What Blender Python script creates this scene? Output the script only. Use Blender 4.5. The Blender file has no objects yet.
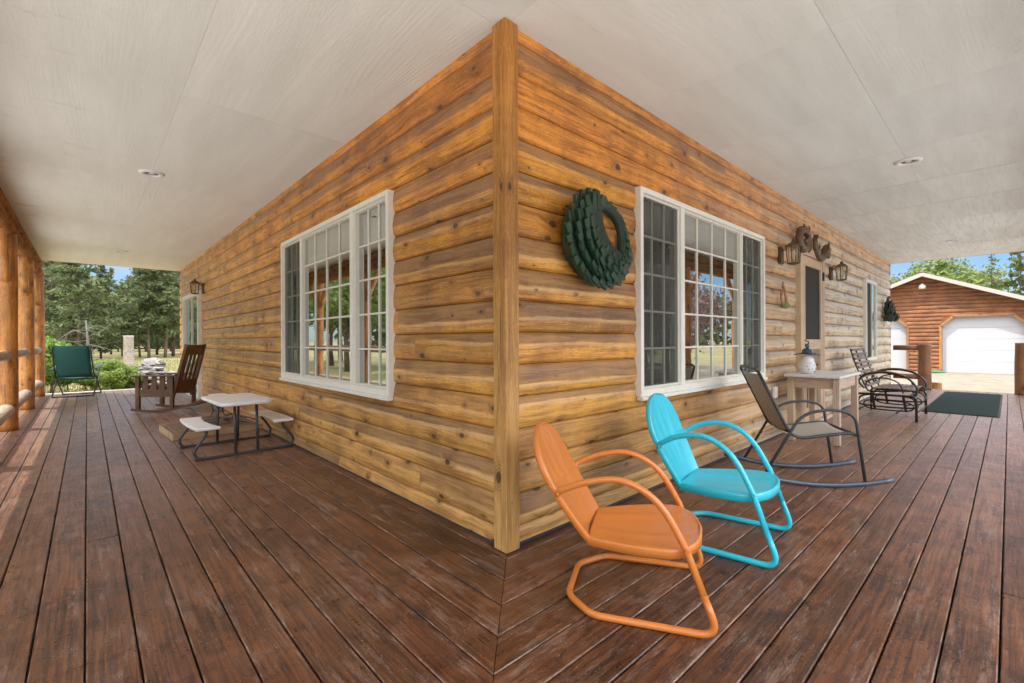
import bpy, bmesh, math, random
from math import sin, cos, pi, radians, sqrt, exp
from mathutils import Vector, Matrix, noise
random.seed(7)
R = random.random
def U(a, b): return a + (b - a) * random.random()
sc = bpy.context.scene
C = sc.collection

# ------------------------------------------------------------------ objects
def tag(o, label=None, cat=None, group=None, kind=None):
    if label: o['label'] = label
    if cat: o['category'] = cat
    if group: o['group'] = group
    if kind: o['kind'] = kind
    return o
def thing(name, label, cat, loc=(0, 0, 0), rz=0, group=None):
    o = bpy.data.objects.new(name, None); C.objects.link(o)
    o.empty_display_size = .1
    o.location = loc; o.rotation_euler = (0, 0, rz)
    return tag(o, label, cat, group)
def copy_tree(o, parent=None):
    c = o.copy(); C.objects.link(c)
    if parent: c.parent = parent
    for ch in list(o.children): copy_tree(ch, c)
    return c

class MB:
    def __init__(s): s.v = []; s.f = []; s.uv = []; s.col = []; s.sm = []; s.mi = []
    def face(s, idx, uv=None, col=None, smooth=False, mi=0):
        s.f.append(tuple(idx)); s.uv.append(uv); s.col.append(col); s.sm.append(smooth); s.mi.append(mi)
    def box(s, a, b, M=None, col=None, uvlong=None, taper=None):
        x0, y0, z0 = a; x1, y1, z1 = b; n = len(s.v)
        P = [(x0,y0,z0),(x1,y0,z0),(x1,y1,z0),(x0,y1,z0),(x0,y0,z1),(x1,y0,z1),(x1,y1,z1),(x0,y1,z1)]
        for q in P:
            q = Vector(q); s.v.append(M @ q if M else q)
        L = (x1-x0, y1-y0, z1-z0); ax = max(range(3), key=lambda i: abs(L[i])) if uvlong is None else uvlong
        o1, o2 = U(0, 9), U(0, 9)
        if col is None: col = (R(), R(), R(), .3)
        for f in ((0,3,2,1),(4,5,6,7),(0,1,5,4),(1,2,6,5),(2,3,7,6),(3,0,4,7)):
            uv = []
            for i in f:
                q = P[i]; oth = [q[k] for k in range(3) if k != ax]
                uv.append((q[ax] + o1, oth[0] + oth[1]*.93 + o2))
            s.face([n+i for i in f], uv, col)
        return s
    def bar(s, p, q, w, h, up=(0, 0, 1), col=None):
        p = Vector(p); q = Vector(q); d = q - p; L = d.length; d.normalize()
        u = Vector(up); sd = d.cross(u)
        if sd.length < 1e-4: sd = d.cross(Vector((1, 0, 0)))
        sd.normalize(); u = sd.cross(d)
        M = Matrix((( d.x, sd.x, u.x, p.x), (d.y, sd.y, u.y, p.y), (d.z, sd.z, u.z, p.z), (0, 0, 0, 1)))
        return s.box((0, -w/2, -h/2), (L, w/2, h/2), M, col=col, uvlong=0)
    def tube(s, pts, r, seg=10, closed=False, cap=True, flat=None, col=None, up=None):
        pts = [Vector(q) for q in pts]; n0 = len(pts)
        rs = r if isinstance(r, (list, tuple)) else [r]*n0
        base = len(s.v); prev = None; Ls = 0; uL = []
        if col is None: col = (R(), R(), R(), .3)
        o1, o2 = U(0, 9), U(0, 9)
        for i in range(n0):
            if closed: t = pts[(i+1) % n0] - pts[i-1]
            else: t = pts[min(i+1, n0-1)] - pts[max(i-1, 0)]
            t.normalize()
            if up is not None:
                a = Vector(up) - t * t.dot(Vector(up)); a.normalize()
            elif prev is None:
                a = t.orthogonal().normalized()
            else:
                a = prev - t * prev.dot(t); a.normalize()
            prev = a; b = t.cross(a)
            fa, fb = flat if flat else (1, 1)
            for k in range(seg):
                w = 2*pi*k/seg
                s.v.append(pts[i] + a*(cos(w)*rs[i]*fa) + b*(sin(w)*rs[i]*fb))
            if i: Ls += (pts[i]-pts[i-1]).length
            uL.append(Ls)
        m = n0 if closed else n0-1
        for i in range(m):
            j = (i+1) % n0
            for k in range(seg):
                k2 = (k+1) % seg
                c = 2*pi*rs[i]/seg
                s.face([base+i*seg+k, base+i*seg+k2, base+j*seg+k2, base+j*seg+k],
                       [(uL[i]+o1, k*c+o2), (uL[i]+o1, (k+1)*c+o2), ((uL[j] if j else uL[i])+o1, (k+1)*c+o2), ((uL[j] if j else uL[i])+o1, k*c+o2)], col, True)
        if cap and not closed:
            s.face([base+k for k in range(seg)][::-1], [(o1 + cos(2*pi*k/seg)*rs[0], o2 + sin(2*pi*k/seg)*rs[0]) for k in range(seg)][::-1], col)
            s.face([base+(n0-1)*seg+k for k in range(seg)], [(o1 + cos(2*pi*k/seg)*rs[-1], o2 + sin(2*pi*k/seg)*rs[-1]) for k in range(seg)], col)
        return s
    def lathe(s, prof, seg=24, c=(0, 0, 0), M=None):
        base = len(s.v)
        for (r, z) in prof:
            for k in range(seg):
                q = Vector((c[0] + r*cos(2*pi*k/seg), c[1] + r*sin(2*pi*k/seg), c[2] + z)); s.v.append(M @ q if M else q)
        for i in range(len(prof)-1):
            for k in range(seg):
                k2 = (k+1) % seg
                s.face([base+i*seg+k, base+i*seg+k2, base+(i+1)*seg+k2, base+(i+1)*seg+k], None, None, True)
        s.face([base+k for k in range(seg)][::-1]); s.face([base+(len(prof)-1)*seg+k for k in range(seg)])
        return s
    def prism(s, poly, z0, z1, M=None, col=None):
        n = len(poly); b = len(s.v)
        if col is None: col = (R(), R(), R(), .3)
        for z in (z0, z1):
            for (x, y) in poly:
                q = Vector((x, y, z)); s.v.append(M @ q if M else q)
        s.face([b+i for i in range(n)][::-1], [poly[i] for i in range(n)][::-1], col); s.face([b+n+i for i in range(n)], list(poly), col)
        for i in range(n):
            j = (i+1) % n; s.face([b+i, b+j, b+n+j, b+n+i], [poly[i], poly[j], (poly[j][0]+z1-z0, poly[j][1]), (poly[i][0]+z1-z0, poly[i][1])], col)
        return s
    def grid(s, P, closedu=False, col=None, uv=None):
        nu = len(P); nv = len(P[0]); b = len(s.v)
        for row in P:
            for q in row: s.v.append(Vector(q))
        for i in range(nu if closedu else nu-1):
            i2 = (i+1) % nu
            for j in range(nv-1):
                s.face([b+i*nv+j, b+i2*nv+j, b+i2*nv+j+1, b+i*nv+j+1], None, col, True)
        return s
    def build(s, name, m, parent=None, bevel=0, seg=2, smooth=None, fixn=True):
        me = bpy.data.meshes.new(name); me.from_pydata([tuple(q) for q in s.v], [], s.f)
        if any(u is not None for u in s.uv):
            lay = me.uv_layers.new(name='UVMap'); d = []
            for f, u in zip(s.f, s.uv):
                for i in range(len(f)):
                    q = u[i] if u is not None else (0, 0); d += [q[0], q[1]]
            lay.data.foreach_set('uv', d)
        if any(c is not None for c in s.col):
            ca = me.color_attributes.new(name='rnd', type='FLOAT_COLOR', domain='CORNER'); d = []
            for f, c in zip(s.f, s.col):
                c = c or (.5, .5, .5, 1)
                if isinstance(c, list):
                    for q in c: d += list(q)
                else: d += list(c)*len(f)
            ca.data.foreach_set('color', d)
        me.polygons.foreach_set('use_smooth', [bool(x) if smooth is None else smooth for x in s.sm])
        ms = m if isinstance(m, (list, tuple)) else [m]
        for q in ms: me.materials.append(q)
        if len(ms) > 1: me.polygons.foreach_set('material_index', s.mi)
        if fixn:
            bm = bmesh.new(); bm.from_mesh(me); bmesh.ops.recalc_face_normals(bm, faces=bm.faces); bm.to_mesh(me); bm.free()
        me.update()
        o = bpy.data.objects.new(name, me); C.objects.link(o)
        if parent: o.parent = parent
        if bevel:
            b = o.modifiers.new('Bevel', 'BEVEL'); b.width = bevel; b.segments = seg; b.limit_method = 'ANGLE'; b.angle_limit = radians(40)
            b.harden_normals = False
        return o

def smooth_path(P, n=6, closed=False):
    P = [Vector(q) for q in P]; out = []; N = len(P)
    for i in range(N if closed else N-1):
        if closed: a, b, c, d = P[i-1], P[i], P[(i+1) % N], P[(i+2) % N]
        else: a, b, c, d = P[max(i-1, 0)], P[i], P[i+1], P[min(i+2, N-1)]
        for k in range(n):
            t = k/n
            out.append(.5*((2*b) + (c-a)*t + (2*a-5*b+4*c-d)*t*t + (3*b-a-3*c+d)*t**3))
    if not closed: out.append(P[-1])
    return out
def fillet(P, rad=.05, n=6, closed=False):
    P = [Vector(q) for q in P]; N = len(P); out = []
    for i in range(N):
        if not closed and i in (0, N-1): out.append(P[i]); continue
        a, b, c = P[i-1], P[i], P[(i+1) % N]
        rr = rad[i] if isinstance(rad, (list, tuple)) else rad
        da = (a-b); dc = (c-b); r1 = min(rr, da.length*.49, dc.length*.49)
        p0 = b + da.normalized()*r1; p2 = b + dc.normalized()*r1
        for k in range(n+1):
            t = k/n; out.append(p0*(1-t)**2 + b*2*t*(1-t) + p2*t*t)
    return out

# ------------------------------------------------------------------ materials
class NT:
    def __init__(s, name, world=None):
        s.m = bpy.data.materials.new(name) if world is None else world
        s.m.use_nodes = True; s.t = s.m.node_tree; s.t.nodes.clear(); s.L = s.t.links.new
    def n(s, typ, **k):
        nd = s.t.nodes.new('ShaderNode'+typ)
        ins = k.pop('i', {})
        for a, b in k.items(): setattr(nd, a, b)
        for a, b in ins.items():
            if hasattr(b, 'is_output') or isinstance(b, bpy.types.NodeSocket): s.L(b, nd.inputs[a])
            else:
                if isinstance(b, tuple) and len(b) == 3 and nd.inputs[a].type == 'RGBA': b = b + (1,)
                nd.inputs[a].default_value = b
        return nd
    def math(s, op, a, b=0., c=0., clamp=False):
        nd = s.t.nodes.new('ShaderNodeMath'); nd.operation = op; nd.use_clamp = clamp
        for i, q in enumerate((a, b, c)):
            if isinstance(q, bpy.types.NodeSocket): s.L(q, nd.inputs[i])
            else: nd.inputs[i].default_value = q
        return nd.outputs[0]
    def noise(s, vec, scale, detail=4, rough=.55, dist=0., dim='3D'):
        nd = s.n('TexNoise', noise_dimensions=dim, i={'Vector': vec, 'Scale': scale, 'Detail': detail, 'Roughness': rough, 'Distortion': dist}); return nd.outputs['Fac']
    def map(s, vec, scale=(1, 1, 1), loc=(0, 0, 0), rot=(0, 0, 0)):
        return s.n('Mapping', i={'Vector': vec, 'Scale': Vector(scale), 'Location': Vector(loc), 'Rotation': Vector(rot)}).outputs[0]
    def rng(s, v, a, b, c=0., d=1., smooth=False):
        nd = s.n('MapRange', interpolation_type='SMOOTHSTEP' if smooth else 'LINEAR', i={'Value': v, 'From Min': a, 'From Max': b, 'To Min': c, 'To Max': d}); return nd.outputs[0]
    def mix(s, f, a, b, mode='MIX'):
        nd = s.n('Mix', data_type='RGBA', blend_type=mode); nd.clamp_factor = True
        for i, q in ((0, f), (6, a), (7, b)):
            if isinstance(q, bpy.types.NodeSocket): s.L(q, nd.inputs[i])
            else: nd.inputs[i].default_value = (tuple(q)+(1,) if i else q)
        return nd.outputs[2]
    def ramp(s, f, stops):
        nd = s.n('ValToRGB'); cr = nd.color_ramp
        while len(cr.elements) < len(stops): cr.elements.new(.5)
        for e, (p, c) in zip(cr.elements, stops): e.position = p; e.color = tuple(c)+(1,)
        s.L(f, nd.inputs[0]); return nd.outputs[0]
    def out(s, sh, disp=None):
        o = s.n('OutputMaterial'); s.L(sh, o.inputs[0])
        return s.m
    def bsdf(s, col, rough=.5, metal=0., normal=None, spec=.5, coat=0., **k):
        i = {'Base Color': col, 'Roughness': rough, 'Metallic': metal, 'Specular IOR Level': spec, 'Coat Weight': coat}
        i.update(k)
        nd = s.n('BsdfPrincipled', i=i)
        if normal is not None: s.L(normal, nd.inputs['Normal'])
        return nd.outputs[0]
    def bump(s, h, strength=.3, dist=.01, normal=None):
        nd = s.n('Bump', i={'Height': h, 'Strength': strength, 'Distance': dist})
        if normal is not None: s.L(normal, nd.inputs['Normal'])
        return nd.outputs[0]

def srgb(r, g, b):
    f = lambda c: (c/255/12.92 if c/255 <= .04045 else ((c/255+.055)/1.055)**2.4)
    return (f(r), f(g), f(b))

def rnd_vec(t, mul=37.):
    a = t.n('Attribute', attribute_name='rnd')
    return t.n('VectorMath', operation='SCALE', i={0: a.outputs['Vector'], 'Scale': mul}).outputs[0], a

def wood(name, light, dark, knotc, grain=34., knots=True, rough=.5, weather=0., bump=.25, vary=.3, hgrad=False, knot_density=.42, coat=0., spec=.5):
    t = NT(name); uv = t.n('TexCoord').outputs['UV']
    rv, at = rnd_vec(t); sep = t.n('SeparateColor', i={0: at.outputs['Color']})
    r1, r2, r3 = sep.outputs
    v = t.n('VectorMath', operation='ADD', i={0: uv, 1: rv}).outputs[0]
    pos = t.n('NewGeometry').outputs['Position']; nrm = t.n('NewGeometry').outputs['Normal']
    # knots
    kv = t.map(v, (3.1, 5.6, 1)); vo = t.n('TexVoronoi', voronoi_dimensions='2D', feature='F1', i={'Vector': kv, 'Scale': 1., 'Randomness': .95})
    wob = t.noise(t.map(v, (12, 26, 1)), 1., 2)
    dist = t.math('ADD', vo.outputs['Distance'], t.math('MULTIPLY', t.math('SUBTRACT', wob, .5), .11))
    kc = t.n('SeparateColor', i={0: vo.outputs['Color']}).outputs[0]
    rad = t.rng(t.math('POWER', t.rng(kc, 1-knot_density, 1.), 1.6), 0., 1., .020, .135)
    knot = t.rng(dist, rad, t.math('MULTIPLY', rad, .55), 0., 1., True)
    knot = t.math('MULTIPLY', knot, t.math('GREATER_THAN', kc, 1-knot_density))
    halo = t.math('MULTIPLY', t.rng(dist, t.math('MULTIPLY', rad, 3.2), rad, 0., 1., True), t.math('GREATER_THAN', kc, 1-knot_density))
    # grain lines bend round the knots
    bend = t.math('MULTIPLY', halo, .03)
    sx = t.n('SeparateXYZ', i={0: v})
    warp = t.math('MULTIPLY', t.math('SUBTRACT', t.noise(t.map(v, (1.3, 3.0, 1)), 1., 2), .5), .10)
    gy = t.math('ADD', t.math('ADD', sx.outputs[1], warp), bend)
    gv = t.n('CombineXYZ', i={0: t.math('MULTIPLY', sx.outputs[0], 1.6), 1: t.math('MULTIPLY', gy, grain), 2: 0.}).outputs[0]
    g1 = t.noise(gv, 1., 5, .6)
    g2 = t.noise(t.map(gv, (2.5, 3.6, 1)), 1., 4, .7)
    g3 = t.noise(t.map(v, (7, 150, 1)), 1., 3, .6)
    blot = t.noise(pos, 2.1, 3, .6); blot2 = t.noise(pos, 9., 3, .6)
    f = t.math('ADD', t.math('MULTIPLY', g1, .58), t.math('ADD', t.math('MULTIPLY', g2, .40), t.math('MULTIPLY', t.math('SUBTRACT', g3, .5), .22)))
    f = t.math('ADD', f, t.math('MULTIPLY', t.math('SUBTRACT', blot, .5), .55))
    f = t.rng(f, .36, .66, 0., 1., True)
    col = t.mix(f, light, dark)
    val = t.rng(r1, 0, 1, 1-vary, 1+vary*.6)
    col = t.mix(1., col, t.n('CombineColor', i={0: val, 1: t.math('MULTIPLY', val, t.rng(r2, 0, 1, .92, 1.06)), 2: t.math('MULTIPLY', val, t.rng(r3, 0, 1, .8, 1.12))}).outputs[0], 'MULTIPLY')
    col = t.mix(t.math('MULTIPLY', t.rng(blot2, .45, .7), .38), col, dark)
    spk = t.rng(t.noise(t.map(v, (34, 110, 1)), 1., 3, .6), .57, .64)
    col = t.mix(t.math('MULTIPLY', spk, .48), col, dark)
    lsp = t.rng(t.noise(t.map(v, (26, 140, 1), (5, 9, 0)), 1., 3, .6), .57, .64)
    col = t.mix(t.math('MULTIPLY', lsp, .34), col, tuple(min(1, q*1.35) for q in light))
    thin = t.rng(t.noise(t.map(v, (1.8, 170, 1), (2, 4, 0)), 1., 3, .55), .60, .655)
    col = t.mix(t.math('MULTIPLY', thin, .55), col, knotc)
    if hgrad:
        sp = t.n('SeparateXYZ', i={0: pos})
        # richer, redder stain high up under the soffit; sun bleached low down; bleaching plus painted-in light far along the right hand wall
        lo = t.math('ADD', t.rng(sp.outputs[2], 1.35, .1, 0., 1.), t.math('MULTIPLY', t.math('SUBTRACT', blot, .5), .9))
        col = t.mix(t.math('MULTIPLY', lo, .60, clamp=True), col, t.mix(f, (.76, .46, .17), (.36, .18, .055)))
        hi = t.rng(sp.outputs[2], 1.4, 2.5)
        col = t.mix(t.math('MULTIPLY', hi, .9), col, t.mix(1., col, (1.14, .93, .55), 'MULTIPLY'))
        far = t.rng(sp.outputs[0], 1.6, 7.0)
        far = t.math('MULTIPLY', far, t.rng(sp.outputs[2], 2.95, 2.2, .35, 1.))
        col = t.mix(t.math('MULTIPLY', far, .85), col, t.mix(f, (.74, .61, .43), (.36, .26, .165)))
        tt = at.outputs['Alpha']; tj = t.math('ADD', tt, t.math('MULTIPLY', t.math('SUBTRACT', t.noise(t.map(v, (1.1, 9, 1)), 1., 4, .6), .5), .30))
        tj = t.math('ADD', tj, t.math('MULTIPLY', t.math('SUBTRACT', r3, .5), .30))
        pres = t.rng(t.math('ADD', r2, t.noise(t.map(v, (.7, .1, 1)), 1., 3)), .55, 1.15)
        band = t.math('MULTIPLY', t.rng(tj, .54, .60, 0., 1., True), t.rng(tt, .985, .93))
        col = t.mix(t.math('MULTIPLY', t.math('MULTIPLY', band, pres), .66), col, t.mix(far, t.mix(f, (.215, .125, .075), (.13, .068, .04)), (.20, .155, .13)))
        hl = t.math('MULTIPLY', t.rng(tj, .40, .50, 0., 1., True), t.rng(tj, .56, .53, 0., 1., True))  # painted highlight strip below the weathered band of each log
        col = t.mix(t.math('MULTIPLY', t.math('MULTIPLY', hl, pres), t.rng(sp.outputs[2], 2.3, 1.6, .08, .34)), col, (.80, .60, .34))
        farh = t.math('MULTIPLY', t.math('MULTIPLY', t.rng(tj, .42, .58, 0., 1., True), t.rng(tj, .86, .74, 0., 1., True)), far)  # sky highlight painted on the upper face of the far logs
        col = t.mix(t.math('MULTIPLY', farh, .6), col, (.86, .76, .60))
        ly = t.rng(sp.outputs[1], 2.0, 8.5)  # brighter outdoor light painted into the far part of the left wall
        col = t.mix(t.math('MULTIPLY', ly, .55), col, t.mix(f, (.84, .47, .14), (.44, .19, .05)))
        dn = t.rng(tt, .16, .02)  # shade painted along the underside of each log
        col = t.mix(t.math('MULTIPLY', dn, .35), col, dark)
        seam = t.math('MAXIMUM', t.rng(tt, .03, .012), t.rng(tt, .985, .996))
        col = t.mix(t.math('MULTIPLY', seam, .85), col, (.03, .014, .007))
    if knots:
        rings = t.rng(t.math('SINE', t.math('MULTIPLY', dist, 95.)), -.2, .9)
        col = t.mix(t.math('MULTIPLY', halo, .38), col, dark)
        col = t.mix(t.math('MULTIPLY', t.math('MULTIPLY', halo, rings), .38), col, knotc)
        col = t.mix(t.math('MULTIPLY', knot, t.rng(wob, .35, .65, .75, .97)), col, knotc)
    if weather:
        wv = t.rng(t.noise(t.map(v, (1.4, 10, 1)), 1., 5, .7), .5, .75)
        col = t.mix(t.math('MULTIPLY', wv, weather), col, (.34, .30, .27))
    # drying checks
    ck = t.noise(t.map(v, (.9, 55, 1)), 1., 3, .5); ckm = t.rng(ck, .70, .74)
    col = t.mix(t.math('MULTIPLY', ckm, .6), col, knotc)
    h = t.math('SUBTRACT', t.math('ADD', t.math('MULTIPLY', g1, .5), t.math('MULTIPLY', g2, .3)), t.math('ADD', t.math('MULTIPLY', ckm, .5), t.math('MULTIPLY', knot, .3)))
    nb = t.bump(h, bump, .006)
    ro = t.rng(t.math('ADD', g1, t.math('MULTIPLY', blot2, .5)), .4, 1.1, rough-.1, rough+.2)
    return t.out(t.bsdf(col, ro, normal=nb, coat=coat, spec=spec, **({'Coat Roughness': .28} if coat else {})))

def simple(name, col, rough=.5, metal=0., spec=.5, nscale=18., var=.25, bump=.05, coat=0., dirt=None, dirt_amt=.3, dirt_scale=5.):
    t = NT(name); co = t.n('TexCoord').outputs['Object']
    a = t.noise(co, nscale, 4, .6); b = t.noise(co, nscale*5, 3, .6)
    dk = tuple(c*(1-var) for c in col); lt = tuple(min(1, c*(1+var*.6)) for c in col)
    c = t.mix(t.rng(a, .3, .7), dk, lt)
    if dirt:
        c = t.mix(t.math('MULTIPLY', t.rng(t.noise(co, dirt_scale, 6, .7), .52, .68), dirt_amt), c, dirt)
    nb = t.bump(t.math('ADD', a, t.math('MULTIPLY', b, .4)), bump, .004)
    return t.out(t.bsdf(c, t.rng(b, .3, .7, max(.03, rough-.08), rough+.1), metal, nb, spec, coat))

M = {}
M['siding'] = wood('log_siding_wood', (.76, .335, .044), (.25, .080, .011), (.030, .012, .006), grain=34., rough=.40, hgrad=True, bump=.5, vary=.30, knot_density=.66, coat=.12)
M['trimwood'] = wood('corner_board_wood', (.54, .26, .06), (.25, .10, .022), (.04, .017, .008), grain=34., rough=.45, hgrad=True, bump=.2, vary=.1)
M['postwood'] = wood('peeled_log_wood', (.66, .28, .055), (.21, .07, .016), (.04, .015, .006), grain=16., rough=.45, bump=.9, vary=.15, coat=.15, knot_density=.8)
M['railwood'] = wood('weathered_rail_log', (.60, .47, .36), (.34, .24, .16), (.12, .07, .04), grain=20., rough=.6, bump=.5, vary=.1, weather=.3)
M['darkpost'] = wood('dark_stained_log', (.30, .125, .05), (.13, .05, .02), (.03, .012, .006), grain=22., rough=.45, bump=.5, vary=.1)
M['doorwood'] = wood('pale_door_wood', (.62, .47, .32), (.46, .32, .20), (.2, .1, .05), grain=30., rough=.5, bump=.15, vary=.08, knots=False)
M['tablewood'] = wood('weathered_table_wood', (.58, .44, .33), (.42, .29, .20), (.16, .09, .05), grain=40., rough=.6, bump=.3, weather=.35, vary=.12)
M['tabletop'] = wood('grey_painted_table_top', (.74, .74, .73), (.60, .58, .55), (.2, .15, .1), grain=30., rough=.5, bump=.2, weather=.3, vary=.1, knots=False)
M['oak'] = wood('dark_oak', (.13, .050, .018), (.065, .024, .009), (.02, .01, .005), grain=60., rough=.35, bump=.15, vary=.15, knots=False, coat=.2)
M['beamwood'] = wood('stained_beam_log', (.38, .17, .045), (.14, .05, .014), (.03, .012, .006), grain=16., rough=.8, bump=.8, vary=.1, spec=.05)
M['garagewood'] = wood('red_stained_siding', (.31, .105, .030), (.12, .038, .011), (.04, .015, .008), grain=20., rough=.6, bump=.2, vary=.22)
M['garagetrim'] = wood('garage_trim_wood', (.38, .17, .06), (.22, .09, .03), (.08, .04, .02), grain=20., rough=.6, bump=.2)
M['palewood'] = wood('raw_pine_crate', (.50, .36, .22), (.34, .22, .12), (.15, .08, .04), grain=30., rough=.65, bump=.3, weather=.25)
M['glider_wood'] = wood('glider_slat_wood', (.20, .115, .095), (.09, .048, .038), (.02, .01, .01), grain=50., rough=.38, bump=.2, knots=False, vary=.15)
M['carved'] = wood('carved_dark_wood', (.16, .085, .045), (.05, .026, .015), (.02, .01, .01), grain=70., rough=.4, bump=.9, knots=False, vary=.1)
def enamel(name, col, chip):
    t = NT(name); co = t.n('TexCoord').outputs['Object']
    a = t.noise(co, 2.2, 2, .4)
    c = t.mix(t.rng(a, .3, .7), tuple(q*.93 for q in col), col)
    n_ = t.noise(co, 34., 5, .6); ch = t.rng(n_, .735, .75)
    c = t.mix(ch, c, chip)
    return t.out(t.bsdf(c, t.rng(a, .3, .7, .30, .38), normal=None, spec=.5, coat=.25, **{'Coat Roughness': .12}))
M['orange'] = enamel('orange_enamel', (.64, .185, .030), (.20, .07, .03))
M['cyan'] = enamel('turquoise_enamel', (.020, .54, .72), (.10, .16, .17))
M['black_metal'] = simple('black_metal', (.012, .012, .014), .35, spec=.5, coat=.1)
M['sky_sheen_metal'] = simple('sky_tinted_metal', (.05, .066, .10), .34, coat=.2)  # dark frame metal with the sky's reflection painted in as blue
M['grey_metal'] = simple('dark_grey_powder_coat', (.035, .038, .042), .5)
M['bronze'] = simple('aged_bronze', (.12, .075, .04), .45, metal=.7, bump=.3)
M['white_plastic'] = simple('white_plastic', (.84, .83, .84), .42, var=.06, bump=.15, nscale=40, dirt=(.5, .46, .4), dirt_amt=.3)
M['white_vinyl'] = simple('white_vinyl', (.84, .83, .77), .38, var=.05, bump=.02, dirt=(.55, .5, .42), dirt_amt=.2)
M['ivory_vinyl'] = simple('ivory_vinyl', (.72, .70, .62), .4, var=.05, bump=.02)
M['muntin'] = simple('muntin_white', (.80, .78, .69), .45, var=.05)
M['green_fabric'] = simple('dark_green_canvas', (.008, .085, .075), .8, var=.2, bump=.2, nscale=60)
M['blue_plastic'] = simple('blue_grey_plastic', (.06, .12, .17), .35)
M['green_wood'] = simple('dark_green_painted_wood', (.006, .036, .016), .5, var=.35, nscale=12, bump=.4)
M['black_green'] = simple('dark_evergreen_paint', (.008, .025, .012), .5, var=.3, nscale=12, bump=.4)
M['mat'] = simple('dark_green_carpet', (.020, .036, .035), .95, var=.5, nscale=55, bump=1., spec=.1)
M['rubber'] = simple('black_rubber', (.015, .016, .016), .7)
M['white_metal'] = simple('white_painted_metal', (.80, .80, .80), .4, var=.04, bump=.02)
M['garage_door'] = simple('white_steel_door', (.46, .47, .50), .45, var=.03, bump=.02)
M['ceramic'] = simple('white_ceramic', (.72, .72, .70), .15, var=.04, bump=.02)
M['blue_ceramic'] = simple('blue_ceramic', (.03, .065, .095), .2, var=.2)
M['cushion'] = simple('brown_cushion', (.16, .10, .06), .9, var=.3, nscale=40, bump=.4)
M['twig'] = simple('grey_twig', (.16, .12, .09), .8, var=.3, nscale=30, bump=.5)
M['roof_metal'] = simple('roof_metal', (.33, .32, .31), .45, metal=.2, var=.08)
M['fascia'] = simple('fascia_paint', (.44, .39, .35), .5, var=.08)
M['hose'] = simple('green_hose', (.02, .25, .09), .4)
M['lightcan_in'] = simple('dark_reflector', (.035, .033, .03), .4)
M['copper'] = simple('copper_glaze', (.45, .24, .13), .4, metal=.3, var=.3)
M['moss'] = simple('moss_green', (.20, .26, .07), .7, var=.3)
M['lamp_glass'] = None
t = NT('lantern_glass'); g = t.n('BsdfGlossy', i={'Roughness': .05, 'Color': (.9, .9, .85)}).outputs[0]; tr = t.n('BsdfTransparent', i={'Color': (.93, .93, .85)}).outputs[0]
M['lamp_glass'] = t.out(t.n('MixShader', i={0: .22, 1: tr, 2: g}).outputs[0])

def pane_mat(name, refl, inner):
    t = NT(name); co = t.n('TexCoord').outputs['Object']
    wob = t.bump(t.noise(co, 1.3, 2), .06, .02)
    g = t.n('BsdfGlossy', i={'Roughness': .012, 'Color': (.93, .96, .93), 'Normal': wob}).outputs[0]
    room = t.mix(t.rng(t.noise(co, 1.1, 2), .4, .65), inner, tuple(c*.35 for c in inner))
    d = t.n('BsdfDiffuse', i={'Color': room}).outputs[0]
    fr = t.n('LayerWeight', i={'Blend': .35}).outputs['Fresnel']
    f = t.math('ADD', t.math('MULTIPLY', fr, .5), refl, clamp=True)
    return t.out(t.n('MixShader', i={0: f, 1: d, 2: g}).outputs[0])
M['pane'] = pane_mat('window_glass', .50, (.05, .05, .04))
M['pane_dark'] = pane_mat('window_glass_behind_screen', .42, (.035, .036, .03))
t = NT('insect_screen_mesh'); tr = t.n('BsdfTransparent', i={'Color': (.93, .93, .92)}).outputs[0]; d = t.n('BsdfDiffuse', i={'Color': (.085, .09, .085)}).outputs[0]
M['screen'] = t.out(t.n('MixShader', i={0: .28, 1: tr, 2: d}).outputs[0])
t = NT('door_screen_mesh'); d = t.n('BsdfPrincipled', i={'Base Color': (.012, .010, .010), 'Roughness': .6, 'Specular IOR Level': .25}).outputs[0]
M['doorscreen'] = t.out(d)
t = NT('woven_sling'); co = t.n('TexCoord').outputs['Object']
w = t.n('TexWave', wave_type='BANDS', bands_direction='DIAGONAL', i={'Vector': co, 'Scale': 95., 'Distortion': 1.5, 'Detail': 2.}).outputs['Fac']
nn = t.noise(co, 150, 3)
M['sling'] = t.out(t.bsdf(t.mix(t.math('MULTIPLY', t.math('ADD', w, nn), .5), (.24, .205, .17), (.48, .43, .37)), .75, normal=t.bump(w, .2, .002)))

# deck boards
t = NT('stained_deck_wood'); uv = t.n('TexCoord').outputs['UV']; rv, at = rnd_vec(t)
v = t.n('VectorMath', operation='ADD', i={0: uv, 1: rv}).outputs[0]
r1, r2, r3 = t.n('SeparateColor', i={0: at.outputs['Color']}).outputs
pos = t.n('NewGeometry').outputs['Position']
warp = t.math('MULTIPLY', t.math('SUBTRACT', t.noise(t.map(v, (.9, 3, 1)), 1., 3), .5), .06)
sx = t.n('SeparateXYZ', i={0: v}); gy = t.math('ADD', sx.outputs[1], warp)
gv = t.n('CombineXYZ', i={0: t.math('MULTIPLY', sx.outputs[0], 2.2), 1: t.math('MULTIPLY', gy, 62.), 2: 0.}).outputs[0]
g1 = t.noise(gv, 1., 5, .65); g2 = t.noise(t.map(gv, (3, 3.5, 1)), 1., 4, .65)
big = t.noise(pos, 1.1, 5, .65); med = t.noise(pos, 6.5, 6, .72); fin = t.noise(pos, 60., 5, .75)
f = t.rng(t.math('ADD', t.math('MULTIPLY', g1, .8), t.math('MULTIPLY', g2, .3)), .47, .635)
col = t.mix(f, (.215, .078, .034), (.088, .033, .018))
big2 = t.noise(pos, 3.4, 7, .78)
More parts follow.
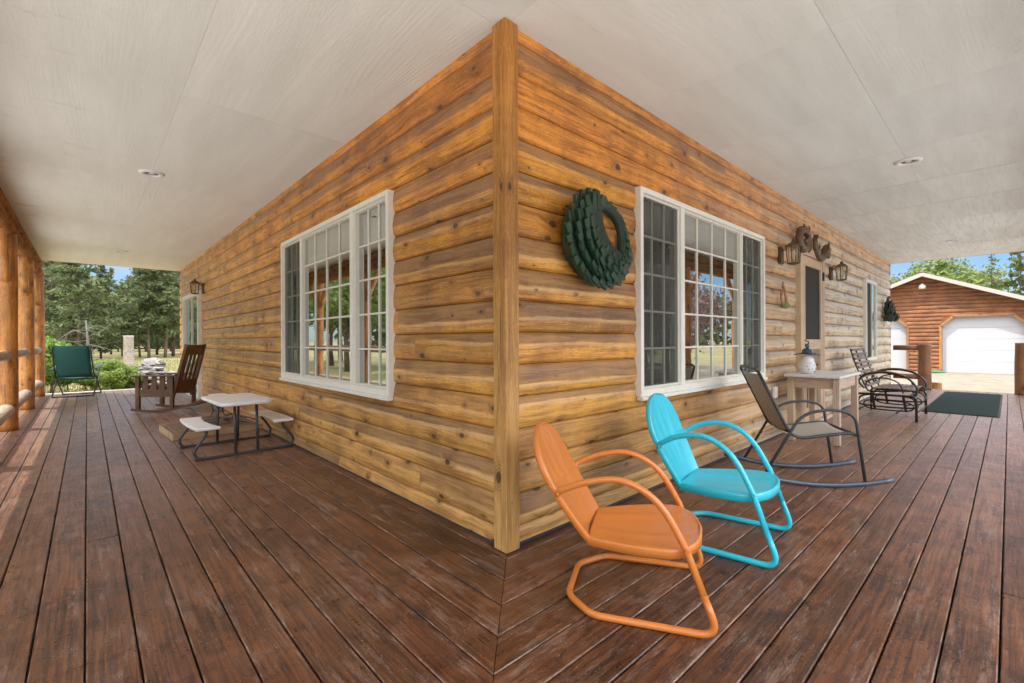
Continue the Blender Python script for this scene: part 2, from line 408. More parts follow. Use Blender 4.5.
col = t.mix(t.rng(t.math('ADD', t.math('MULTIPLY', big, .5), t.math('MULTIPLY', big2, .5)), .46, .57), col, t.mix(f, (.31, .108, .036), (.145, .048, .019)))
wear = t.math('MULTIPLY', t.rng(t.math('ADD', med, t.math('MULTIPLY', t.math('SUBTRACT', big, .5), .8)), .5, .70), t.rng(g2, .38, .60))
col = t.mix(t.math('MULTIPLY', wear, .55), col, (.35, .225, .17))
specks = t.rng(t.math('ADD', t.math('MULTIPLY', fin, .62), t.math('MULTIPLY', med, .4)), .60, .67)
col = t.mix(t.math('MULTIPLY', specks, .45), col, (.48, .37, .30))
drk = t.rng(t.math('ADD', t.noise(t.map(pos, (1, 1, 1), (7, 3, 0)), 4.6, 9, .8), t.math('MULTIPLY', t.math('SUBTRACT', g1, .5), .25)), .50, .62)
col = t.mix(t.math('MULTIPLY', drk, .68), col, (.030, .014, .010))
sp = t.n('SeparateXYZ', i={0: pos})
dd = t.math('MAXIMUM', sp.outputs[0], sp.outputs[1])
# sky reflection painted in as a paler, pinker tone toward both far ends
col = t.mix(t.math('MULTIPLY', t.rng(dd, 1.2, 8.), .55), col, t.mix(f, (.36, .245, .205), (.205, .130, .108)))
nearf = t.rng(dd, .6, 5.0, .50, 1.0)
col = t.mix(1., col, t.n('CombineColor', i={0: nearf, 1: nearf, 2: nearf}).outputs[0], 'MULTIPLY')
val = t.rng(r1, 0, 1, .70, 1.22)
col = t.mix(1., col, t.n('CombineColor', i={0: val, 1: t.math('MULTIPLY', val, t.rng(r2, 0, 1, .93, 1.05)), 2: t.math('MULTIPLY', val, t.rng(r3, 0, 1, .88, 1.1))}).outputs[0], 'MULTIPLY')
ck = t.rng(t.noise(t.map(v, (.7, 38, 1)), 1., 3, .5), .715, .735)
col = t.mix(t.math('MULTIPLY', ck, .85), col, (.018, .009, .007))
g3 = t.noise(t.map(v, (9, 210, 1)), 1., 3, .6); g3m = t.rng(g3, .52, .66)
sm = t.rng(t.noise(t.map(v, (1.6, 9, 1)), 1.6, 9, .82), .53, .64)
col = t.mix(t.math('MULTIPLY', sm, .55), col, t.mix(g1, (.40, .27, .21), (.20, .125, .10)))
col = t.mix(t.math('MULTIPLY', g3m, .38), col, (.035, .016, .011))
dots = t.rng(t.noise(pos, 130., 2, .5), .64, .70)
col = t.mix(t.math('MULTIPLY', dots, t.rng(med, .45, .62, .04, .55)), col, (.50, .38, .31))
edg = t.math('MULTIPLY', t.math('GREATER_THAN', at.outputs['Alpha'], .9), t.rng(t.noise(pos, 5., 6, .75), .48, .60))
col = t.mix(t.math('MULTIPLY', edg, .55), col, (.36, .24, .18))
h = t.math('SUBTRACT', t.math('ADD', t.math('MULTIPLY', g1, .8), t.math('MULTIPLY', fin, .35)), t.math('MULTIPLY', ck, 1.2))
ro = t.rng(t.math('ADD', med, t.math('MULTIPLY', fin, .25)), .4, .85, .20, .52)
M['deck'] = t.out(t.bsdf(col, ro, normal=t.bump(h, .45, .005), spec=.45))

# ceiling sheets: embossed wood grain, painted
t = NT('painted_soffit_panel'); uv = t.n('TexCoord').outputs['UV']; rv, at = rnd_vec(t)
v = t.n('VectorMath', operation='ADD', i={0: uv, 1: rv}).outputs[0]; pos = t.n('NewGeometry').outputs['Position']
warp = t.math('MULTIPLY', t.math('SUBTRACT', t.noise(t.map(v, (.20, 1.3, 1)), 1., 2), .5), .8)
sx = t.n('SeparateXYZ', i={0: v}); gy = t.math('ADD', sx.outputs[1], warp)
ring = t.math('SINE', t.math('MULTIPLY', gy, 190.)); 
brk = t.rng(t.noise(t.map(v, (1.2, 7, 1)), 1., 4, .6), .47, .60)
ring = t.math('MULTIPLY', t.math('MULTIPLY', ring, brk), .34)
fine = t.noise(t.map(v, (14, 130, 1)), 1., 4, .65)
h = t.math('ADD', ring, t.math('MULTIPLY', fine, 1.9))
st = t.noise(t.map(v, (.7, 5, 1)), 1., 5, .6); big = t.noise(pos, .8, 4, .6)
col = t.mix(t.rng(st, .35, .68), (.86, .88, .835), (.775, .79, .74))
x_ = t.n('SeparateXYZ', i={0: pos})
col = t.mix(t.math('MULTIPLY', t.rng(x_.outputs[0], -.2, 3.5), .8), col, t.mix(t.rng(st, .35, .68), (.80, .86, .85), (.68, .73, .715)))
# water marks along the eave side
wm = t.rng(t.noise(t.map(pos, (1.1, 3.2, 1)), 1.4, 7, .75), .57, .68)
edge = t.rng(t.math('MINIMUM', x_.outputs[0], x_.outputs[1]), -1.2, -2.2)
col = t.mix(t.math('MULTIPLY', t.math('MULTIPLY', wm, edge), .45), col, (.36, .30, .22))
fs = t.rng(t.noise(t.map(v, (9, 120, 1)), 1., 4, .7), .56, .66)
col = t.mix(t.math('MULTIPLY', fs, .12), col, (.45, .44, .40))
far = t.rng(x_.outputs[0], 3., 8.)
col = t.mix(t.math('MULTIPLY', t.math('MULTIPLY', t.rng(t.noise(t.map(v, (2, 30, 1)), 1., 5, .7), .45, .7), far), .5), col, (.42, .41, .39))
val = t.rng(t.n('SeparateColor', i={0: at.outputs['Color']}).outputs[0], 0, 1, .955, 1.03)
col = t.mix(1., col, t.n('CombineColor', i={0: val, 1: val, 2: val}).outputs[0], 'MULTIPLY')
M['ceiling'] = t.out(t.bsdf(col, .55, normal=t.bump(h, .34, .003)))

def ground_mat(name, c1, c2, c3, scale, bump=.6):
    t = NT(name); pos = t.n('NewGeometry').outputs['Position']
    a = t.noise(pos, scale, 6, .7); b = t.noise(pos, scale*9, 5, .7); c = t.noise(pos, scale*.17, 4, .6)
    col = t.mix(t.rng(a, .35, .65), c1, c2); col = t.mix(t.math('MULTIPLY', t.rng(c, .42, .6), .8), col, c3)
    col = t.mix(t.math('MULTIPLY', t.rng(b, .5, .7), .35), col, tuple(q*.45 for q in c1))
    return t.out(t.bsdf(col, .9, normal=t.bump(b, bump, .03), spec=.15))
M['grass_ground'] = ground_mat('dry_grass_ground', (.33, .27, .15), (.25, .215, .105), (.15, .165, .06), .9)
M['gravel'] = ground_mat('gravel_ground', (.36, .31, .245), (.17, .14, .11), (.28, .235, .18), 2.4, .9)
M['concrete'] = ground_mat('pale_concrete', (.66, .64, .62), (.56, .545, .53), (.62, .60, .58), 1.5, .1)
M['stone'] = ground_mat('grey_rock', (.30, .285, .27), (.14, .13, .125), (.36, .34, .32), 3., .8)

def leafmat(name, c1, c2, trans=.3, rough=.6):
    t = NT(name); oi = t.n('ObjectInfo'); at = t.n('Attribute', attribute_name='rnd')
    r1, r2, r3 = t.n('SeparateColor', i={0: at.outputs['Color']}).outputs
    pos = t.n('NewGeometry').outputs['Position']
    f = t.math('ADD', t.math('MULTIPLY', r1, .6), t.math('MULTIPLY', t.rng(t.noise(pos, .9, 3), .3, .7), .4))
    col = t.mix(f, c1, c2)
    val = t.rng(oi.outputs['Random'], 0, 1, .75, 1.2)
    col = t.mix(1., col, t.n('CombineColor', i={0: val, 1: val, 2: val}).outputs[0], 'MULTIPLY')
    d = t.bsdf(col, rough, spec=.25); tl = t.n('BsdfTranslucent', i={'Color': col}).outputs[0]
    return t.out(t.n('MixShader', i={0: trans, 1: d, 2: tl}).outputs[0])
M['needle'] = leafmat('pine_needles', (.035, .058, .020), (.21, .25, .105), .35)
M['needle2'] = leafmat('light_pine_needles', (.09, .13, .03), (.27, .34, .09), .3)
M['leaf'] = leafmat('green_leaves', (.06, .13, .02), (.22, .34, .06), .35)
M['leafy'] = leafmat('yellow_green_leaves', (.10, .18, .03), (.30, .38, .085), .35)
M['plum'] = leafmat('plum_leaves', (.07, .03, .032), (.34, .21, .20), .3)
M['bark'] = wood('pine_bark', (.16, .10, .07), (.07, .045, .035), (.02, .015, .01), grain=9., rough=.9, bump=1., knots=False)
M['deadwood'] = wood('dead_grey_branches', (.20, .18, .16), (.11, .10, .09), (.1, .1, .1), grain=20., rough=.8, bump=.4, knots=False)

# ------------------------------------------------------------------ camera
Fpx, yaw, roll = 459.72, 0.824883, 0.00412
CAM = Vector((-1.62573, -1.80806, 1.13548)); SY = -1.245
Fv = Vector((cos(yaw), sin(yaw), 0)); Rv = Vector((sin(yaw), -cos(yaw), 0)); Uv = Vector((0, 0, 1))
R2 = cos(roll)*Rv - sin(roll)*Uv; U2 = sin(roll)*Rv + cos(roll)*Uv
cd = bpy.data.cameras.new('camera'); cam = bpy.data.objects.new('camera', cd); C.objects.link(cam); sc.camera = cam
cam.matrix_world = Matrix(((R2.x, U2.x, -Fv.x, CAM.x), (R2.y, U2.y, -Fv.y, CAM.y), (R2.z, U2.z, -Fv.z, CAM.z), (0, 0, 0, 1)))
cd.sensor_width = 36; cd.lens = Fpx/1024*36; cd.shift_y = SY/1024; cd.clip_start = .05; cd.clip_end = 3000
def ray(px, py): return Fv + R2*((px-512)/Fpx) - U2*((py-341.5-SY)/Fpx)
def at(px, depth, z=None):           # world x, y of the image column px at a depth along the view axis
    d = ray(px, 340); q = CAM + d*depth; return (q.x, q.y)
GZ = -.45
H = 2.85

# ------------------------------------------------------------------ world + sun
w = bpy.data.worlds.new('World'); sc.world = w; w.use_nodes = True
t = NT('w', world=w)
EL = radians(62); AZ = radians(28)      # sun comes from -X, a little +Y
S = Vector((-cos(AZ)*cos(EL), sin(AZ)*cos(EL), sin(EL)))
sky = t.n('TexSky', sky_type='NISHITA'); sky.sun_disc = False; sky.sun_elevation = EL
sky.sun_rotation = math.atan2(S.x, S.y); sky.air_density = 1.0; sky.dust_density = .6; sky.ozone_density = 1.2; sky.altitude = 700
gen = t.n('TexCoord').outputs['Generated']
sep = t.n('SeparateXYZ', i={0: gen})
cl = t.noise(t.map(gen, (1.2, 1.2, 4.)), 2.6, 6, .6, .4)
cm = t.math('MULTIPLY', t.rng(cl, .47, .72, 0., 1., True), t.rng(sep.outputs[2], 0., .12))
skb = t.mix(1., sky.outputs[0], (.62, .80, 1.0), 'MULTIPLY')
skc = t.mix(t.math('MULTIPLY', cm, .45), skb, (5.2, 5.5, 6.0))
# unseen overbright cumulus added high up to fill the porch; blue gaps low down
cl2 = t.noise(t.map(gen, (1., 1., 2.2)), 3.1, 7, .62, .6)
cm2 = t.math('MULTIPLY', t.rng(cl2, .34, .52, 0., 1., True), t.rng(sep.outputs[2], .20, .34, 0., 1., True))
dotp = t.math('ADD', t.math('MULTIPLY', sep.outputs[0], -.30), t.math('MULTIPLY', sep.outputs[1], -.95))
wgt = t.rng(dotp, -.5, .8, .40, 2.5)  # added cloud fill made stronger over the front yard
cc_ = t.mix(t.rng(cl2, .4, .7), (23., 22.8, 22.4), (16., 16., 16.4))
skc = t.mix(cm2, skc, t.n('VectorMath', operation='SCALE', i={0: cc_, 'Scale': wgt}).outputs[0])
SKY_S = .15
bg = t.n('Background', i={'Color': skc, 'Strength': SKY_S})
o = t.n('OutputWorld'); t.L(bg.outputs[0], o.inputs[0])
sd = bpy.data.lights.new('sun', 'SUN'); sun = bpy.data.objects.new('sun', sd); C.objects.link(sun)
sd.energy = 5.0; sd.angle = radians(.55); sd.color = (1, .955, .88)
sun.rotation_euler = (-S).to_track_quat('-Z', 'Y').to_euler()

# ------------------------------------------------------------------ ground
def sheet(name, poly, z, m, n=0):
    b = MB(); b.v = [Vector((x, y, z)) for x, y in poly]; b.face(range(len(poly)))
    o = b.build(name, m); o['kind'] = 'structure'; return o
g = sheet('ground', [(-600, -600), (900, -600), (900, 900), (-600, 900)], GZ, M['grass_ground'])
sheet('gravel_driveway', [(12.9, -60), (27.9, -60), (27.9, 14), (12.9, 9), (12.9, -.2)], GZ+.004, M['gravel'])
sheet('drive_bounce_apron', [(-9.0, -30), (12.88, -30), (12.88, -2.7), (-2.8, -2.7), (-2.8, 9.5), (-9.0, 12)], GZ+.004, M['concrete'])  # front drive plus unseen pale side apron added to bounce light onto the ceiling

# ------------------------------------------------------------------ deck
PITCH = .1455; EDGE = 2.50; XE = 12.35; YE = 12.30
deck = MB(); GAP = .0035
def board(axis, k, a, b):
    # k-th board from the house wall; axis 0 runs along +x in front of the right wall, axis 1 along +y; a..b length range
    o0 = .035 + k*PITCH + GAP - (0.0); o1 = .035 + (k+1)*PITCH - GAP
    if k == -1: o0 = -.30; 
    e = .0035; col = (R(), R(), R(), .3); ou, ov = U(0, 50), U(0, 50)
    zoff = U(-.0012, .0012)
    prof = [(o0, -.03), (o0, -e), (o0+e, 0), (o1-e, 0), (o1, -e), (o1, -.03)]
    n = max(1, int((b-a)/1.5)); base = len(deck.v)
    for i in range(n+1):
        for (w_, z) in prof:
            aa = a
            if i == 0 and a < 0: aa = -w_ + GAP*.6      # mitred end at the corner
            s_ = aa + (b-aa)*i/n
            q = (s_, -w_, z+zoff) if axis == 0 else (-w_, s_, z+zoff)
            deck.v.append(Vector(q))
    m = len(prof)
    for i in range(n):
        for j in range(m-1):
            ids = [base+i*m+j, base+i*m+j+1, base+(i+1)*m+j+1, base+(i+1)*m+j]
            uv = []
            for q in ids:
                P = deck.v[q]; L_ = P.x if axis == 0 else P.y; W_ = P.y if axis == 0 else P.x
                uv.append((L_+ou, W_+ov))
            deck.face(ids, uv, (col[:3]+(1.,)) if j in (1, 3) else col)
    for e_ in (0, n):
        ids = [base+e_*m+j for j in range(m)]; deck.face(ids, [(0, 0)]*m, col)
for axis, END in ((0, XE), (1, YE)):
    for k in range(-1, 17):
        a = -1.0; first = U(1.2, 4.6) if R() < .75 else U(3.5, 5.)
        if axis == 1 and k == 12: first = 4.1
        pts = []; x = first
        while x < END-.6: pts.append(x); x += random.choice((2.44, 3.05, 3.66, 4.27, 4.88))
        edges = [a] + pts + [END]
        for i in range(len(edges)-1):
            board(axis, k, edges[i] if i == 0 else edges[i]+.002, edges[i+1]-.002)
deck_o = deck.build('deck', M['deck']); deck_o['kind'] = 'structure'
scw = MB()
for axis, END in ((0, XE), (1, YE)):
    for k in range(-1, 17):
        o_ = .035 + k*PITCH
        for wv_ in ((.035, .11) if k >= 0 else (.11,)):
            a_ = .22
            while a_ < 8.2:
                aw = o_+wv_+U(-.004, .004); al = a_+U(-.008, .008); n = len(scw.v)
                c_ = (al, -aw) if axis == 0 else (-aw, al)
                for q in range(6): scw.v.append(Vector((c_[0]+.0036*cos(q*pi/3), c_[1]+.0036*sin(q*pi/3), .0022)))
                scw.face([n+q for q in range(6)])
                a_ += .406
o = scw.build('deck_screws', M['rubber'], fixn=False); o['kind'] = 'structure'
b = MB()
b.box((-2.49, -2.49, -.24), (.02, YE-.05, -.032)); b.box((.021, -2.49, -.24), (XE-.05, .02, -.032))
b.box((-2.47, -2.47, GZ-.1), (-2.40, YE-.06, -.241)); b.box((-2.39, -2.47, GZ-.1), (XE-.06, -2.40, -.241))
o = b.build('deck_joists', M['rubber']); o['kind'] = 'structure'
b = MB(); b.box((-2.56, YE+.002, -.20), (.3, YE+.16, .012)); b.box((XE+.002, -2.56, -.20), (XE+.04, .3, -.004))
o = b.build('deck_edge_trim', M['ivory_vinyl'], bevel=.004); o['kind'] = 'structure'
b = MB(); b.box((XE+.05, -2.0, GZ), (XE+.95, -.45, -.17)); o = b.build('step', M['concrete'], bevel=.01); o['kind'] = 'structure'
b = MB(); b.box((-2.3, YE+.05, GZ), (.3, YE+1.0, -.2)); o = b.build('step', M['palewood'], bevel=.01); o['kind'] = 'structure'

# ------------------------------------------------------------------ house
house = thing('log_house', 'log sided house with wraparound porch, golden stained logs meeting at a boarded corner', 'house')
def siding(axis, length, openings, name, mat, parent, z0=.02, z1=H, base=.045, bulge=.0155, pitch=.18, zoff=.10, hole_top=None, start=.06, sgn=1, M4=None, seglen=.6, nprof=12):
    b = MB()
    zs = zoff - pitch
    rows = []; ts_ = None
    z = zs
    while z < z1: rows.append(z); z += pitch
    for zr in rows:
        # planks in this course
        joints = [start]; x = U(.8, 4.5)
        while x < length-.5: joints.append(x); x += U(2.2, 4.9)
        joints.append(length)
        for i in range(len(joints)-1):
            A, B = joints[i], joints[i+1]-.002
            cuts = {A, B}
            for (x0, x1, c0, c1) in openings:
                for q in (x0, x1):
                    if A < q < B: cuts.add(q)
            q = A + seglen
            while q < B: cuts.add(q); q += seglen
            cuts = sorted(cuts)
            col = (R(), R(), R(), .3); ou, ov = U(0, 60), U(0, 60); dz = U(-.0025, .0025); db = U(-.002, .003)
            for a_, b_ in zip(cuts[:-1], cuts[1:]):
                mid = (a_+b_)/2; lo, hi = 0., 1.; ranges = [(max(0., (z0-zr)/pitch), min(1., (z1-zr)/pitch))]
                for (x0, x1, c0, c1) in openings:
                    if x0 < mid < x1:
                        nr = []
                        for (l, h) in ranges:
                            t0 = (c0-zr)/pitch; t1 = (c1-zr)/pitch
                            if t0 > l: nr.append((l, min(h, t0)))
                            if t1 < h: nr.append((max(l, t1), h))
                        ranges = nr
                for (l, h) in ranges:
                    if h-l < .01: continue
                    n = max(2, int(nprof*(h-l)+.5)); n0 = len(b.v)
                    for xx in (a_, b_):
                        for j in range(n+1):
                            t_ = j/n; t_ = l + (h-l)*((.5-.5*cos(pi*t_))*.55+t_*.45); e = abs(2*t_-1)
                            off = (bulge+db)*(1-e**2.3)*(1 + .30*(1-2*t_)) 
                            ge = min(t_, 1-t_)
                            if ge < .03: off -= .014*(1-ge/.03)
                            zz = zr + t_*pitch + dz*(1-e)
                            wv = .0012*noise.noise(Vector((xx*1.7, zr*9, t_*2)))
                            y = base - off - wv
                            P = Vector((xx, y, zz)) if axis == 0 else Vector((y, xx, zz))
                            if M4: P = M4 @ Vector((xx, y, zz))
                            b.v.append(P)
                    for j in range(n):
                        ids = [n0+j, n0+n+1+j, n0+n+2+j, n0+j+1]
                        if axis == 1: ids = ids[::-1]
                        uvs = []
                        for q in ids:
                            jj = (q-n0) % (n+1); xx = a_ if q-n0 < n+1 else b_
                            uvs.append((xx+ou, (l+(h-l)*jj/n)*pitch*1.1+ov))
                        b.face(ids, uvs, [col[:3]+(l+(h-l)*((q-n0) % (n+1))/n,) for q in ids], True)
    return b.build(name, mat, parent, fixn=False)

WB0, WB1 = .725, 2.245
win_l = (1.30, 3.78, WB0+.03, WB1-.03); win_r = (1.32, 3.76, WB0+.03, WB1-.03)
LX, LY = 11.80, 11.88
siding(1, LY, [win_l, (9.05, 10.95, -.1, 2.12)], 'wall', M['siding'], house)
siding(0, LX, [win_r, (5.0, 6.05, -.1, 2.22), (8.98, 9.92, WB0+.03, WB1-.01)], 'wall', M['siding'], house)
b = MB(); b.box((.06, .06, GZ), (.18, LY, H-.005)); b.box((.181, .061, GZ), (LX, .18, H-.006)); b.box((LX-.1, .19, GZ), (LX, LY, H-.007)); b.box((.19, LY-.1, GZ), (LX-.11, LY-.001, H-.008))
b.build('wall_core', M['rubber'], house)
# end profile boards where the courses stop
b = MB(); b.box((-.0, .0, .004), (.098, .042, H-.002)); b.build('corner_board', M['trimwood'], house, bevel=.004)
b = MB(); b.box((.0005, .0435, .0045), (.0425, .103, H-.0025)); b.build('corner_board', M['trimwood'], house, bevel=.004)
b = MB(); b.box((LX+.001, .03, GZ), (LX+.03, LY, H-.003)); b.build('wall', M['darkpost'], house)
b = MB(); b.box((.03, LY+.001, GZ), (LX, LY+.03, H-.003)); b.build('wall', M['darkpost'], house)
b = MB(); b.box((.104, .030, .002), (LX, .044, .022)); b.box((.030, .104, .002), (.044, LY, .016)); b.build('base_flashing', M['grey_metal'], house)

# ceiling panels
cm_ = MB(); CE = 3.18
def cpanel(x0, x1, y0, y1, along):
    gx_ = (.0008 if x0 < 3.5 else .006); g_ = .001; col = (R(), R(), R(), .3); ou, ov = U(0, 30), U(0, 30); zz = H + U(-.0006, .0006); n = len(cm_.v)
    for z in (zz, zz+.012):
        for (x, y) in ((x0+gx_, y0+g_), (x1-gx_, y0+g_), (x1-gx_, y1-g_), (x0+gx_, y1-g_)): cm_.v.append(Vector((x, y, z)))
    for f in ((3, 2, 1, 0), (4, 5, 6, 7), (0, 1, 5, 4), (1, 2, 6, 5), (2, 3, 7, 6), (3, 0, 4, 7)):
        uv = [((cm_.v[n+i].x, cm_.v[n+i].y) if along == 0 else (cm_.v[n+i].y, cm_.v[n+i].x)) for i in f]
        cm_.face([n+i for i in f], [(a_+ou, b_+ov) for a_, b_ in uv], col)
CUT = .05
xs = [.05, 1.37, 2.59, 3.81, 5.03, 6.25, 7.47, 8.69, 9.91, 11.13, 11.9]
for i in range(len(xs)-1):
    for (ya, yb) in ((-CE, -2.36), (-2.36, -1.14), (-1.14, .08)):
        cpanel(xs[i], xs[i+1], ya, yb, 0)
ys = [.08, 2.10, 4.54, 6.98, 9.42, 11.0, 11.9]
for i in range(len(ys)-1):
    for (xa, xb) in ((-CE, -2.36), (-2.36, -1.14), (-1.14, .05)):
        cpanel(xa, xb, ys[i], ys[i+1], 1)
for (xa, xb, ya, yb) in ((-CE, -1.14, -CE, -1.14), (-1.14, .05, -CE, -1.14), (-CE, -1.14, -1.14, .08), (-1.14, .05, -1.14, .08)):
    cpanel(xa, xb, ya, yb, 1 if xa < -1.2 and ya > -1.2 else 0)
cm_.build('ceiling', M['ceiling'], house)
b = MB(); b.box((-CE, -CE, H+.014), (11.9, 11.9, H+.03)); b.build('ceiling_backing', M['rubber'], house)
# roof
b = MB(); z0 = H+.032; a0, a1 = -CE-.02, 11.93
b.box((a0-.03, a0-.03, z0-.03), (a0-.002, a1+.03, z0+.15)); b.box((a1+.002, a0-.03, z0-.03), (a1+.03, a1+.03, z0+.15)); b.box((a0-.001, a0-.03, z0-.03), (a1+.001, a0-.002, z0+.15)); b.box((a0-.001, a1+.002, z0-.03), (a1+.001, a1+.03, z0+.15))
b.build('fascia', M['fascia'], house, bevel=.004)
b = MB(); n = len(b.v); c_ = (a0+a1)/2
for q in ((a0-.06, a0-.06, z0+.155), (a1+.06, a0-.06, z0+.155), (a1+.06, a1+.06, z0+.155), (a0-.06, a1+.06, z0+.155), (c_, c_, z0+3.4)): b.v.append(Vector(q))
for f in ((0, 1, 4), (1, 2, 4), (2, 3, 4), (3, 0, 4), (3, 2, 1, 0)): b.face(f)
b.build('roof', M['roof_metal'], house)

# posts, beams, knee braces
def logpost(x, y, z0, z1, r, mat, name='post', parent=house, seed=0):
    pts = []; rs = []; n = 22
    for i in range(n+1):
        z = z0+(z1-z0)*i/n
        pts.append((x + .010*noise.noise(Vector((seed*3.1, z*1.1, 1))), y + .010*noise.noise(Vector((seed*5.7, z*1.3, 7))), z))
        rs.append(r*(1.03 - .06*i/n + .05*noise.noise(Vector((seed, z*2.5, 3)))))
    b = MB(); b.tube(pts, rs, 20); o = b.build(name, mat, parent, bevel=.0)
    return o
PX = -2.385
def roundbeam(p, q, r, n=26, seg=16, sd=0):
    b = MB(); P = []; rs = []
    for i in range(n+1):
        t_ = i/n; v_ = Vector(p).lerp(Vector(q), t_); P.append(v_ + Vector((0, 0, .006*noise.noise(Vector((sd, t_*9, 0)))))); rs.append(r*(1+.05*noise.noise(Vector((sd+3, t_*14, 2)))))
    b.tube(P, rs, seg); return b
TOPZ = 2.50
def beam(p, q, nm='beam'):
    b = MB(); d = (Vector(q)-Vector(p)).normalized()
    for zc, r in ((TOPZ+.088, .092), (TOPZ+.262, .086)):
        bb = roundbeam(Vector(p)+Vector((0, 0, zc)), Vector(q)+Vector((0, 0, zc)), r, sd=zc)
        o = len(b.v); b.v += bb.v
        for f, u, c, s_ in zip(bb.f, bb.uv, bb.col, bb.sm): b.face([i+o for i in f], u, c, s_)
    b.build(nm, M['beamwood'], house)
beam((PX, -2.5, 0), (PX, 12.0, 0)); beam((-2.22, PX, 0), (12.0, PX, 0))
posts_l = [12.02-2.54*i for i in range(0, 6)]
for i, y in enumerate(posts_l + [-2.35]):
    y = y if i < 6 else PX
    po = logpost(PX, y, .002, TOPZ+.03, .104, M['postwood'], seed=i+1)
    for s_ in (-1, 1):
        if y+s_*.6 > 12.1: continue
        bb = MB().tube([(PX, y+s_*.05, TOPZ-.58), (PX, y+s_*.60, TOPZ+.03)], .052, 12); bb.build('brace', M['postwood'], po)
for i in range(6):
    x = -.55 + 2.49*i
    po = logpost(x, PX, .002, TOPZ+.03, .104, M['postwood'], seed=i+20)
    for s_ in (-1, 1):
        bb = MB().tube([(x+s_*.05, PX, TOPZ-.58), (x+s_*.60, PX, TOPZ+.03)], .052, 12); bb.build('brace', M['postwood'], po)
# railing logs along the left edge
rl = thing('log_railing', 'railing of two whitened horizontal logs between the porch posts beside the lawn', 'railing', (PX, 5, 0))
for i in range(6):
    ya = posts_l[i]-.09; yb = (posts_l[i+1] if i < 5 else PX)+.09
    for z, r in ((.97, .062), (.27, .078)):
        b = roundbeam((0, yb-5, z), (0, ya-5, z), r, n=14, seg=14, sd=i+z); b.build('rail', M['railwood'], rl)

# ---- windows
def window(axis, x0, x1, z0, z1, near_clear, parent, scr):
    # local: u along the wall, d outward (toward -), built for axis 0 (u=x, d=-y); axis 1: u=y, d=-x
    def B(b, u0, u1, d0, d1, za, zb, **k):
        if axis == 0: b.box((u0, -d1, za), (u1, -d0, zb), **k)
        else: b.box((-d1, u0, za), (-d0, u1, zb), **k)
    w = .038; fr = MB()
    B(fr, x0, x0+w, -.05, .012, z0, z1); B(fr, x1-w, x1, -.05, .012, z0, z1)
    B(fr, x0+w, x1-w, -.05, .013, z1-w, z1); B(fr, x0+w, x1-w, -.05, .013, z0, z0+w+.01)
    F = fr.build('window', M['white_vinyl'], parent, bevel=.004)
    sl = MB(); B(sl, x0-.012, x1+.012, -.02, .030, z0-.028, z0-.001); sl.build('sill', M['white_vinyl'], F, bevel=.004)
    a, bq = x0+w, x1-w; za, zb = z0+w+.01, z1-w; W = bq-a
    m1, m2 = a+W*.25, a+W*.77
    if True:
        mu = MB(); B(mu, m1-.032, m1+.032, -.05, .006, za, zb); mu.build('mullion', M['white_vinyl'], F, bevel=.003); mu = MB(); B(mu, m2-.013, m2+.013, -.05, -.002, za, zb); mu.build('mullion', M['white_vinyl'], F, bevel=.003)
    secs = [(a, m1-.032, 3, 0), (m1+.032, m2-.013, 4, 1), (m2+.013, bq, 3, 2)]
    for (s0, s1, nc, idx) in secs:
        sw = .017; s_ = MB(); dd0 = -.05 if idx != 1 else -.06
        B(s_, s0, s0+sw, dd0, -.012, za, zb); B(s_, s1-sw, s1, dd0, -.012, za, zb); B(s_, s0+sw, s1-sw, dd0, -.013, za, za+sw); B(s_, s0+sw, s1-sw, dd0, -.013, zb-sw, zb)
        s_.build('sash', M['ivory_vinyl'], F, bevel=.002)
        p0, p1, q0, q1 = s0+sw, s1-sw, za+sw, zb-sw
        pn = MB(); B(pn, p0-.005, p1+.005, -.048, -.044, q0-.005, q1+.005)
        screened = idx in scr
        P = pn.build('pane', M['pane_dark'] if screened else M['pane'], F)
        mm = MB()
        for c in range(1, nc):
            u = p0+(p1-p0)*c/nc; B(mm, u-.007, u+.007, -.043, -.034, q0, q1)
        for r in range(1, 5):
            z = q0+(q1-q0)*r/5; B(mm, p0, p1, -.042, -.033, z-.007, z+.007)
        mm.build('muntins', M['muntin'], F)
        if screened:
            q = MB(); B(q, p0+.001, p1-.001, -.0205, -.0195, q0, q1); q.build('insect_screen', M['screen'], F)
    return F
window(1, 1.27, 3.80, WB0, WB1, True, house, (2,))
window(0, 1.30, 3.78, WB0, WB1, True, house, (0, 2))
# narrow window on the right wall
fr = MB()
for (u0, u1, za, zb) in ((8.94, 9.0, WB0, 2.25), (9.88, 9.94, WB0, 2.25), (9.0, 9.88, 2.19, 2.25), (9.0, 9.88, WB0, WB0+.06)): fr.box((u0, -.02, za), (u1, .05, zb))
F = fr.build('window', M['white_vinyl'], house, bevel=.004)
MB().box((9.0, .006, WB0+.06), (9.44, .011, 2.19)).build('pane', M['pane_dark'], F); MB().box((9.44, .006, WB0+.06), (9.88, .011, 2.19)).build('pane', M['pane'], F)
MB().box((9.0, .0, WB0+.06), (9.42, .004, 2.19)).build('insect_screen', M['doorscreen'], F)
MB().box((9.42, -.02, WB0+.06), (9.46, .028, 2.19)).build('mullion', M['white_vinyl'], F)
